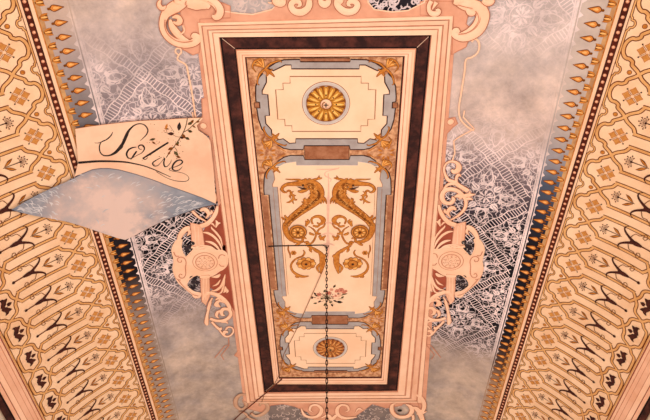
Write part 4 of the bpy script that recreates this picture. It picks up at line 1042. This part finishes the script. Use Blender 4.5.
lace_patch('pale grey lace patch above the top left part of the frame', [inv(212, -20), inv(212, 16), inv(292, 16), inv(292, -20)], M('lace_pale_grey', (188, 172, 166), (172, 154, 152), 8), M('lace_pale_thread', (216, 190, 180), (196, 174, 168), 20), ((216, 288), (-14, 13)), 60, 2)
lace_patch('grey lace patch below the lower end of the frame', [(-.17, 1.455), (.19, 1.455), (.19, YZ), (-.17, YZ)], M('lace_foot_grey', (112, 98, 96), (140, 122, 114), 5), M('lace_foot_thread', (206, 182, 172), (180, 156, 146), 12), ((255, 415), (400, 428)), 330, 3)
# top edge between the corners: salmon plate with two curls
k2 = Z_(240, 0, 5.91); k3 = Z_(330, 0, 5.91)
a = Art()
p = [inv(222, -12), inv(222, 16)] + k2([(0, 68), (75, 75), (130, 62), (205, 50), (210, 30), (170, 12), (262, 15), (262, -20)]) + [inv(300, -14)] + [inv(374, -14)] + k3([(262, 20), (255, 45), (360, 62), (440, 60), (520, 50), (600, 20)]) + [inv(436, -10), inv(456, 16), inv(325, 18.6), inv(196, 22), inv(196, -12)]
p = [inv(215, -14), inv(219, 10), inv(240, 13), inv(253, 14), inv(272, 9), inv(276, 5), inv(268, 2), inv(284, 3), inv(286, -14), inv(366, -14), inv(368, 2), inv(374, 9), inv(392, 11.5), inv(408, 10), inv(424, 2), inv(430, -14), inv(458, -14), inv(453, 15), inv(326, 18.7), inv(198, 22), inv(196, -14)]
a.fill(p, salmon, .0068)
a.stroke(p[:10], .0022, pinkL, .0078, sm=0); a.stroke(p[9:16], .0022, pinkL, .0078, sm=0)
a.build('backing_plate', fr)
def curls(name, label, sts, loc0):
    rt = thing(name, label, 'scroll', S3(*loc0), 'paired curls at the frame ends'); 
    for i, (P, w) in enumerate(sts): 
        a = Art(); a.orn(P, w, pinkL, scrD, LB, .006, .0024); a.build('curl', rt)
curls('scroll_ornament', 'pair of pink curls over the upper end of the frame',
    [(k2([(400, -30), (410, 10), (400, 45), (365, 68), (322, 62), (302, 30), (318, 5), (345, 5), (355, 25), (340, 35)]), [.004, .010, .011, .012, .011, .010, .009, .008, .006, .002]),
     (k3([(45, -30), (40, 10), (55, 42), (95, 66), (140, 60), (162, 28), (145, 5), (118, 5), (108, 22), (122, 32)]), [.004, .010, .011, .012, .011, .010, .009, .008, .006, .002]),
     (k2([(470, -20), (480, 10), (500, 22), (520, 10), (530, -20)]), [.004, .010, .012, .010, .004]), (k2([(200, -20), (215, 8), (250, 12), (258, -20)]), [.006, .012, .012, .006]), (k2([(570, -20), (590, 5), (610, -20)]), [.003, .010, .003])], inv(325, 3))
# foot of the frame
f1_ = Z_(220, 349, 5.91); f2_ = Z_(330, 349, 5.91)
a = Art()
p = [inv(247, 402), inv(334, 401.5), inv(421.5, 402)] + f2_([(470, 290), (420, 330), (330, 345), (250, 320), (190, 365), (140, 400), (0, 440), (-90, 420)]) + f1_([(520, 370), (440, 335), (370, 320), (300, 330), (250, 370), (150, 345), (130, 290)])
a.fill(p, salmon, .0068); a.stroke(p[2:-1], .0022, pinkD, .0078, sm=0)
a.build('backing_plate', fr)
curls('scroll_ornament', 'pair of pink curls under the lower end of the frame',
    [(f1_([(480, 345), (500, 385), (545, 398), (585, 385), (600, 350), (572, 325), (540, 330), (530, 355), (550, 368)]), [.003, .009, .011, .012, .011, .009, .008, .006, .002]),
     (f2_([(160, 395), (130, 400), (90, 402), (50, 385), (42, 350), (65, 325), (100, 330), (110, 355), (90, 365)]), [.003, .008, .011, .012, .011, .009, .008, .006, .002]),
     (f1_([(600, 400), (640, 385), (660, 410), (690, 385), (720, 405)]), [.004, .010, .012, .010, .004]), (f2_([(200, 360), (170, 345), (150, 370)]), [.001, .006, .002])], inv(328, 410))
b8 = Z_(370, 370, 8.125)
cs3 = scrolls('corner_scroll', 'pink curled scroll with a dark hole at the bottom right corner of the frame',
    [b8([(310, 130), (360, 115), (410, 175), (450, 260), (440, 300), (400, 340), (330, 300)])],
    [(b8([(330, 190), (385, 195), (425, 235), (440, 285), (420, 335), (380, 350)]), [.006, .012, .013, .012, .010, .006]),
     (b8([(210, 262), (180, 275), (178, 320), (210, 362), (265, 375), (318, 360), (340, 320), (325, 285), (290, 270)]), [.003, .010, .012, .014, .015, .014, .013, .011, .004]),
     (b8([(330, 300), (370, 300), (400, 330), (420, 380), (440, 430)]), [.008, .014, .016, .014, .008]), (b8([(345, 350), (350, 390), (330, 430)]), [.008, .008, .004]), (b8([(430, 340), (460, 325)]), [.006, .002])],
    [(b8([(195, 285), (200, 330), (240, 355), (290, 350)]), .0014, pinkD), (b8([(350, 225), (385, 245), (400, 300)]), .0014, pinkD)], loc0=inv(405, 408))
a = Art(); q = b8([(240, 320)])[0]; a.disc(q[0], q[1], .0070, black, LB + .002, 14, ry=.0058); a.build('dark_hole', cs3)
fade1, fade2 = M('faded_pink', (212, 168, 138), (196, 150, 122), 8), M('faded_line', (178, 124, 98), (190, 140, 112), 8)
pinkL_, pinkD_ = pinkL, pinkD
pinkD = fade2
b7 = Z_(220, 370, 8.125)
scrolls('corner_scroll', 'faded pink curled scroll at the bottom left corner of the frame', [],
    [(b7([(215, 190), (165, 195), (130, 230), (130, 280), (165, 310), (205, 300), (215, 265), (185, 245)]), [.006, .009, .010, .010, .010, .009, .007, .002]),
     (b7([(250, 340), (290, 365), (345, 350), (385, 310), (380, 270), (340, 260), (320, 285)]), [.006, .009, .011, .011, .010, .009, .002]),
     (b7([(150, 330), (200, 340), (240, 380), (300, 400)]), [.002, .006, .006, .002])], [], loc0=inv(243, 405), mats=(fade1,))
pinkD = pinkD_

# ------------------------------------------------------------------ painted scroll banner
bn = thing('scroll_banner', 'cream painted banner lettered Salve with a rolled blue-grey underside, left of the frame', 'banner', S3(*inv(140, 175)))
z1 = Z_(60, 105, 5.91); z2 = Z_(130, 105, 5.91); z3 = Z_(0, 130, 2.955)
top = [inv(74.5, 127), inv(90, 124.5), inv(110, 122), inv(130, 119.8), inv(150, 118.4), inv(164, 117.8), inv(203, 115.8)]
rightE = zl([(432, 70), (398, 112), (408, 140), (455, 172), (478, 200), (488, 290), (500, 400)]) + [inv(216.5, 202)]
boat_top = z3([(640, 213), (600, 195), (550, 177), (500, 160), (450, 141), (400, 125), (350, 112), (320, 108), (295, 108), (270, 112), (240, 124), (218, 132)])
a = Art(); a.fill(top + rightE + boat_top + [inv(77.5, 160), inv(75.5, 140)], M('banner_paper', (246, 200, 168), (232, 180, 148), 4), .0210)
a.stroke(top, .0012, thinl, .0216, sm=0); a.build('sheet', bn)
boat_t = z3([(642, 214), (600, 195), (550, 177), (500, 160), (450, 141), (400, 125), (350, 112), (320, 108), (295, 108), (270, 112), (240, 124), (200, 145), (150, 166), (100, 190), (60, 212), (28, 231)])
boat_b = z3([(60, 240), (100, 249), (150, 257), (200, 267), (250, 282), (300, 299), (340, 312), (368, 319), (395, 308), (420, 294), (460, 274), (500, 256), (550, 238), (600, 222)])
a = Art(); a.fill(boat_t + boat_b, under, .0222); a.stroke(boat_t[:12], .0014, M('fold_line', (104, 104, 116)), .0230, sm=0)
a.stroke(boat_b[8:] + [boat_t[0]], .0012, dark, .0228, sm=0); a.build('rolled_underside', bn)
a = Art(); rg = random.Random(9)      # feather-like flecks
for i in range(260):
    x = rg.uniform(50, 610); 
    yt = 228 - (x - 28) * .55 if x < 240 else (108 + max(0, (x - 320)) * .33); yb = 240 + (x - 60) * .25 if x < 368 else 319 - (x - 368) * .42
    y = rg.uniform(yt + 12, yb - 8) if yb - yt > 24 else None
    if y is None: continue
    if 170 < x < 470 and yt + 26 < y < yb: 
        if rg.random() < .88: continue
    q = z3([(x, y)])[0]; an = rg.uniform(-.9, -.2) if x > 300 else rg.uniform(.2, 1.2); L = rg.uniform(.008, .018)
    a.stroke([(q[0] - L * .5 * math.cos(an), q[1] - L * .5 * math.sin(an)), q, (q[0] + L * .5 * math.cos(an + .5), q[1] + L * .5 * math.sin(an + .5))], [.0004, .0020, .0004], underw, .0232, sm=2)
o = a.build('pale_fleck', bn); o['kind'] = 'stuff'
L0 = .0218
def letter(sts, nm='letter'):
    a = Art()
    for P, w in sts: a.stroke(P, w, black, L0, sm=6)
    a.build(nm, bn)
letter([(z1([(310, 148), (300, 168), (278, 190), (250, 205), (222, 214), (200, 213)]), [.0008, .0022, .0024, .0016, .0012, .0008]),
        (z1([(262, 196), (240, 210), (230, 235), (234, 268), (255, 287), (290, 287), (325, 270), (352, 242), (372, 212), (390, 172), (405, 142), (435, 112), (470, 100), (500, 108), (519, 135), (512, 162), (492, 184), (475, 200)]), [.0012, .0018, .0022, .0022, .0026, .0034, .0056, .0064, .0058, .0060, .0044, .0026, .0022, .0024, .0024, .0022, .0016, .0008]),
        (z1([(350, 258), (370, 235), (362, 215), (375, 205), (368, 190)]), [.0006, .0014, .0010, .0014, .0006])])
letter([(z1([(452, 238), (425, 242), (402, 256), (392, 280), (402, 302), (425, 302), (455, 286), (482, 272), (498, 250), (492, 230), (474, 226), (462, 236), (470, 250), (485, 250)]), [.0012, .0030, .0034, .0034, .0028, .0014, .0012, .0016, .0026, .0030, .0028, .0020, .0016, .0008]),
        (z1([(452, 262), (432, 290), (416, 312)]), [.0030, .0034, .0012])])
letter([(z1([(488, 305), (530, 280), (590, 242), (642, 210)]), [.0028, .0040, .0040, .0034]), (z1([(488, 305), (505, 310), (520, 298)]), [.0026, .0018, .0008])])
letter([(z2([(188, 298), (150, 318), (134, 332), (142, 348), (165, 346), (188, 322), (206, 302), (200, 330), (206, 352), (222, 350), (240, 330), (246, 312)]), [.0010, .0022, .0028, .0026, .0016, .0010, .0020, .0030, .0030, .0016, .0012, .0008])])
letter([(z2([(236, 362), (262, 356), (296, 342), (312, 326), (300, 314), (276, 320), (256, 342), (252, 366), (268, 376), (292, 372), (312, 352)]), [.0010, .0014, .0022, .0030, .0032, .0034, .0036, .0034, .0026, .0018, .0008])])
a = Art()
a.stroke(z1([(102, 331), (150, 327), (220, 322), (300, 322), (380, 326), (440, 336), (500, 350), (560, 372), (610, 394), (655, 414)]), [.0048, .0050, .0046, .0042, .0036, .0030, .0024, .0022, .0018, .0014], black, L0, sm=4)
z22 = Z_(130, 170, 5.91)
a.stroke(z22([(155, -2), (190, 20), (230, 40), (270, 52), (310, 56), (340, 52), (350, 35), (330, 14), (295, 2), (255, -4), (232, -14), (240, -22)]), [.0014, .0012, .0012, .0014, .0016, .0014, .0012, .0010, .0012, .0014, .0016, .0010], black, L0, sm=5)
a.build('flourish', bn)
# leafy sprig in front of the letters
a = Art()
for P, w in ((z2([(342, 68), (335, 105), (318, 150), (290, 195), (262, 235), (235, 268), (215, 300)]), .0016), (z2([(420, 68), (385, 100), (345, 135), (318, 150)]), .0014), (z2([(262, 235), (280, 262), (272, 290)]), .0010), (z2([(205, 150), (240, 158), (275, 175), (300, 178)]), .0008), (z2([(235, 108), (262, 150)]), .0008)):
    a.stroke(P, w, leafg, L0 + .0006)
a.build('stem', bn)
sprig = [(290, 140, -1.45, 46, .0060, black), (262, 158, 3.1, 36, .0058, dark), (345, 105, -.5, 30, .0050, leafg), (362, 98, -.9, 26, .0040, goldD), (312, 160, 1.0, 30, .0050, goldD), (330, 180, .5, 26, .0050, leafg), (345, 140, .3, 26, .0050, leafg), (262, 262, .8, 34, .0052, leafg), (255, 240, 2.7, 30, .0046, goldD),
         (222, 100, 1.9, 34, .0036, gold), (205, 128, .1, 26, .0030, goldD), (150, 188, 2.9, 34, .0040, leafg), (130, 205, .6, 24, .0030, goldD), (270, 215, .6, 24, .0040, goldD), (290, 205, 2.2, 22, .0040, leafg), (238, 265, 2.2, 20, .0034, goldD), (372, 110, .6, 22, .003, goldD), (395, 92, -.4, 20, .003, goldD), (275, 290, .4, 26, .0040, goldD), (300, 185, -.3, 24, .0044, dark)]
a = Art()
for (x, y, an, L, w, m) in sprig:
    p, q = z2([(x, y), (x + L * math.cos(an), y + L * math.sin(an))]); d = math.hypot(q[0] - p[0], q[1] - p[1]); a = Art(); a.leaf(p[0], p[1], math.atan2(q[1] - p[1], q[0] - p[0]), d * 1.1, w * 1.25, m, L0 + .0010); a.build('leaf', bn)
a = Art(); rg = random.Random(4)
for i in range(46):
    x, y = (rg.uniform(110, 330), rg.uniform(90, 300)) if i % 2 else (rg.uniform(60, 300), rg.uniform(190, 390))
    q = z2([(x, y)])[0]; a.disc(q[0], q[1], rg.uniform(.0006, .0012), goldD if i % 3 else leafg, L0 + .0003, 6)
o = a.build('paint_speckle', bn); o['kind'] = 'stuff'

# ------------------------------------------------------------------ chain and cables
cu, cY = inv(326.6, 245)
cX, cYm = cu * H, cY * H
ch = thing('hanging_chain', 'dark iron chain hanging from the middle of the central panel', 'chain', (cX, cYm, CZ + H - .02))
def link_mesh():
    pts = []
    for i in range(16):
        t = 2 * PI * i / 16; x = .0050 * math.cos(t); z = .0100 * math.sin(t) + (.0078 if math.sin(t) > 0.01 else (-.0078 if math.sin(t) < -.01 else 0))
        pts.append((x, 0, z))
    return pts
lk = tube_mesh('link', link_mesh(), .0026, irong, ch, n=6, closed=True)
pitch = .0295; nl = 60
lk.location = (0, 0, -.02)
for k in range(1, nl):
    c = lk.copy(); c.location = (0, 0, -.02 - k * pitch); c.rotation_euler = (0, 0, (PI / 2 if k % 2 else 0) + .15 * math.sin(k * 1.7)); col.objects.link(c); c.parent = ch
hk = []
for i in range(14):
    t = PI * 1.45 * i / 13; hk.append((.012 * math.sin(t) * 1.0, 0, .008 + .012 * math.cos(t)))
tube_mesh('ceiling_hook', [(0, 0, .022)] + hk[1:], .0036, irong, ch, n=6)
# lantern far below the picture at the end of the chain
lamp_z = CZ + H - .04 - nl * pitch
def surf(px, py, l): 
    u, Y = inv(px, py); return S3(u, Y, l)
o = tube_mesh('black_cable', [surf(268.5, 245.6, .010), surf(275, 245.2, .009), surf(300, 244.7, .009), surf(322, 244.3, .009), surf(326.2, 244.6, .012), surf(326.6, 246, .03)], .0038, ironb)
tag(o, 'thin dark cable pinned straight across the panel from its left edge to the chain', 'cable')
cord = M('brown_cord', (150, 98, 66), (128, 80, 52), 30)
o = tube_mesh('brown_cord', [surf(322.5, 270, .012), surf(309, 300.5, .010), surf(295.3, 331, .010), surf(284, 353, .010), surf(279, 374, .018), surf(274, 383, .022), surf(265.2, 391.5, .014), surf(262, 399, .030)], .0022, cord)
tag(o, 'thin brown cord running from the chain down the panel to the lower left frame corner', 'cord')
o = tube_mesh('dark_cable', [surf(282, 377, .020), surf(266.5, 390.2, .026), surf(250, 403.5, .030), surf(241, 411.5, .020), surf(232, 420.5, .014), surf(214, 438, .012)], .0048, M('dark_cable', (112, 54, 36), (90, 42, 30)))
tag(o, 'dark cable leaving the lower left frame corner towards the left wall', 'cable')
o = tube_mesh('brown_cord', [surf(254, 409, .020), surf(249, 414, .014), surf(240, 421, .012), surf(222, 437, .012)], .0024, cord)
tag(o, 'short brown cord beside the dark cable below the lower left frame corner', 'cord')

# ------------------------------------------------------------------ light: added fill lamps at the made-up rear doorway and side windows
w = bpy.data.worlds.new('World'); bpy.context.scene.world = w; w.use_nodes = True
bg = w.node_tree.nodes['Background']; bg.inputs[0].default_value = lin((250, 250, 255)); bg.inputs[1].default_value = 1.0
def area(name, loc, rot, sx, sy, power, colr=(1, .965, .94)):
    l = bpy.data.lights.new(name, 'AREA'); l.shape = 'RECTANGLE'; l.size = sx; l.size_y = sy; l.energy = power; l.color = colr
    o = bpy.data.objects.new(name, l); col.objects.link(o); o.location = loc; o.rotation_euler = rot; return o
area('doorway_daylight', (0, YB + .02, 1.5), (math.radians(90 + 25), 0, 0), 2.8, 2.7, 110)  # unseen fill lamp added in the rear doorway to brighten the ceiling
for sd in (-1, 1):
    for i, wy in enumerate(ADDED_WINS):
        area('window_daylight', (sd * (Xw - .02), wy, 1.75), (math.radians(90 + 18), 0, sd * PI / 2), 1.1, 1.8, (46, 43, 36, 29)[i])  # unseen fill lamps added at the side windows to light the vault evenly

cam = bpy.data.cameras.new('camera'); co = bpy.data.objects.new('camera', cam); col.objects.link(co)
co.location = (0, 0, CZ); co.rotation_euler = (PI / 2 + TH, 0, 0)
cam.sensor_width = 36; cam.sensor_fit = 'HORIZONTAL'; cam.lens = F / 650 * 36; cam.shift_x = -(CX - 325) / 650
cam.clip_start = .02; cam.clip_end = 100
sc = bpy.context.scene; sc.camera = co
# the world tips towards the crown: image up is towards the viewer's zenith
sc.view_settings.view_transform = 'Standard'; sc.view_settings.look = 'None'; sc.view_settings.gamma = 1; sc.view_settings.use_curve_mapping = False
sc.view_settings.exposure = -0.72
